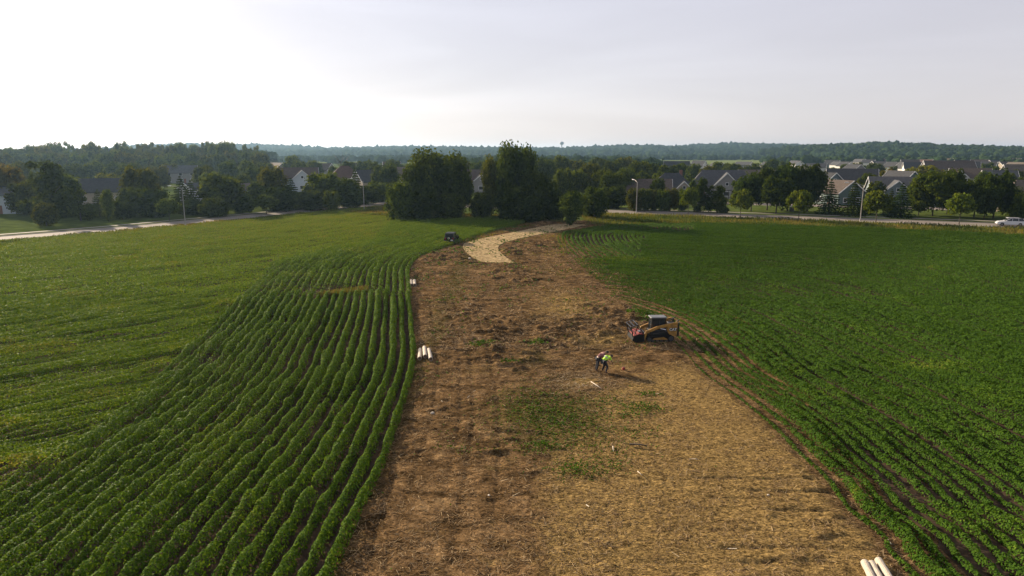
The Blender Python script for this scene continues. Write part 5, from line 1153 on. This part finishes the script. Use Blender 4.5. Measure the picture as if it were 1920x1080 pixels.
# man in maroon: standing with straight legs, bent forward from the hips to the right (local +x)
P1 = dict(pelvis=(0, 0, .92, .145), belly=(.13, 0, 1.07, .13), chest=(.32, 0, 1.22, .15), neck=(.50, 0, 1.27, .055), head=(.60, 0, 1.24, .088), crown=(.69, 0, 1.28, .075),
    hipL=(-.02, .10, .86, .095), hipR=(-.02, -.10, .86, .095), kneeL=(-.02, .16, .47, .062), kneeR=(-.08, -.17, .47, .062), ankleL=(-.12, .18, .08, .042), ankleR=(-.20, -.19, .08, .042), toeL=(.04, .20, .035, .036), toeR=(-.04, -.21, .035, .036),
    shL=(.37, .20, 1.18, .058), shR=(.37, -.20, 1.18, .058), elbL=(.48, .24, .90, .042), elbR=(.47, -.24, .90, .042), wriL=(.62, .14, .70, .028), wriR=(.60, -.14, .70, .028), palmL=(.66, .10, .64, .030), palmR=(.64, -.10, .64, .030))
x, y = G(1121, 700); r, hd, up = person((x, y), rad(14), P1, M['maroon'], ''); head_bits(r, hd, up, Vector((.45, 0, -.9)))
tag(r, 'person in a maroon shirt and dark trousers bending over beside the loader', 'person')
# man in lime vest: deep stoop, knees bent, back towards the photo
P2 = dict(pelvis=(-.08, 0, .80, .15), belly=(.08, 0, .97, .15), chest=(.25, 0, 1.10, .17), neck=(.42, 0, 1.10, .055), head=(.51, 0, 1.05, .088), crown=(.60, 0, 1.06, .075),
    hipL=(-.07, .12, .76, .10), hipR=(-.07, -.12, .76, .10), kneeL=(.14, .19, .42, .066), kneeR=(.12, -.20, .42, .066), ankleL=(-.04, .22, .08, .042), ankleR=(-.06, -.23, .08, .042), toeL=(.12, .25, .035, .036), toeR=(.10, -.26, .035, .036),
    shL=(.29, .22, 1.07, .060), shR=(.29, -.22, 1.07, .060), elbL=(.40, .28, .79, .043), elbR=(.40, -.28, .79, .043), wriL=(.55, .18, .56, .028), wriR=(.55, -.18, .56, .028), palmL=(.60, .14, .49, .030), palmR=(.60, -.14, .49, .030))
x, y = G(1133, 703); r, hd, up = person((x, y), rad(28), P2, M['lime'], '', True); head_bits(r, hd, up, Vector((.4, 0, -.9)))
tag(r, 'person in a lime safety vest crouching low over the ground', 'person')
x, y = G(1169, 699); r = empty('fuel_can', (x, y, float(dirt_z(x, y))), .5, .72); MB().box((0, 0, .14), (.30, .18, .28)).build('can', M['red'], r, .04); MB().cyl((.08, 0, .28), (.14, 0, .36), .03, .02).build('spout', M['black'], r)
tag(r, 'small red can on the ground right of the two workers', 'can')
# few loose sticks and stones one can tell apart
def stick(a, b, rr_, label, mat='roll', z=.05):
    A_ = Vector((*G(*a), 0)); B_ = Vector((*G(*b), 0)); c = (A_ + B_) / 2; o = tube_mesh('stick', [[(*(A_ - c + Vector((0, 0, 0))), rr_), (*((B_ - A_) * .1 + Vector((0, .05, .03))), rr_ * .9), (*(B_ - c + Vector((0, 0, .04))), rr_ * .5)]], M[mat], 6)
    ob = np_obj('broken_stick', o); ob.location = (c.x, c.y, float(dirt_z(c.x, c.y)) + z); tag(ob, label, 'stick')
stick((1195, 893), (1203, 902), .022, 'white splinter standing out on the tan straw below centre')
stick((1108, 722), (1128, 737), .03, 'long pale stick lying just below the two workers')
stick((1180, 843), (1213, 847), .05, 'thick grey stick lying flat on the tan straw', 'bark', .10)
stick((1149, 845), (1150, 856), .03, 'short pale upright stick left of the thick grey one')
stick((1292, 869), (1310, 871), .022, 'thin pale sliver lying right of the thick grey stick')
def stone(p, s, label):
    x, y = G(*p); bm = bmesh.new(); bmesh.ops.create_icosphere(bm, subdivisions=2, radius=s)
    for v in bm.verts: v.co *= random.uniform(.8, 1.15); v.co.z *= .6
    me = bpy.data.meshes.new('stone'); bm.to_mesh(me); bm.free(); me.materials.append(M['roll']); o = np_obj('stone', me); o.location = (x, y, float(dirt_z(x, y)) + s * .35); tag(o, label, 'stone')
stone((811, 781), .13, 'pale flat stone lying near the crop below the three rolls'); stone((917, 938), .06, 'small white stone on the brown earth at lower left'); stone((1440, 936), .06, 'small white stone on the tan earth at lower right')
stone((881, 491), .22, 'white stone at the left foot of the straw mat')

# ================================================================== HAZE
m = bpy.data.materials.new('haze'); m.use_nodes = True; nt = m.node_tree; nt.nodes.clear()
o = nt.nodes.new('ShaderNodeOutputMaterial'); v = nt.nodes.new('ShaderNodeVolumePrincipled')
v.inputs['Color'].default_value = (.44, .71, 1.0, 1); v.inputs['Density'].default_value = 0.000084; v.inputs['Anisotropy'].default_value = 0.45
nt.links.new(v.outputs[0], o.inputs['Volume'])
hz = MB().box((0, 2650, 31.5), (2 * R + 60, 6000, 65)).build('haze', m); hz['kind'] = 'stuff'
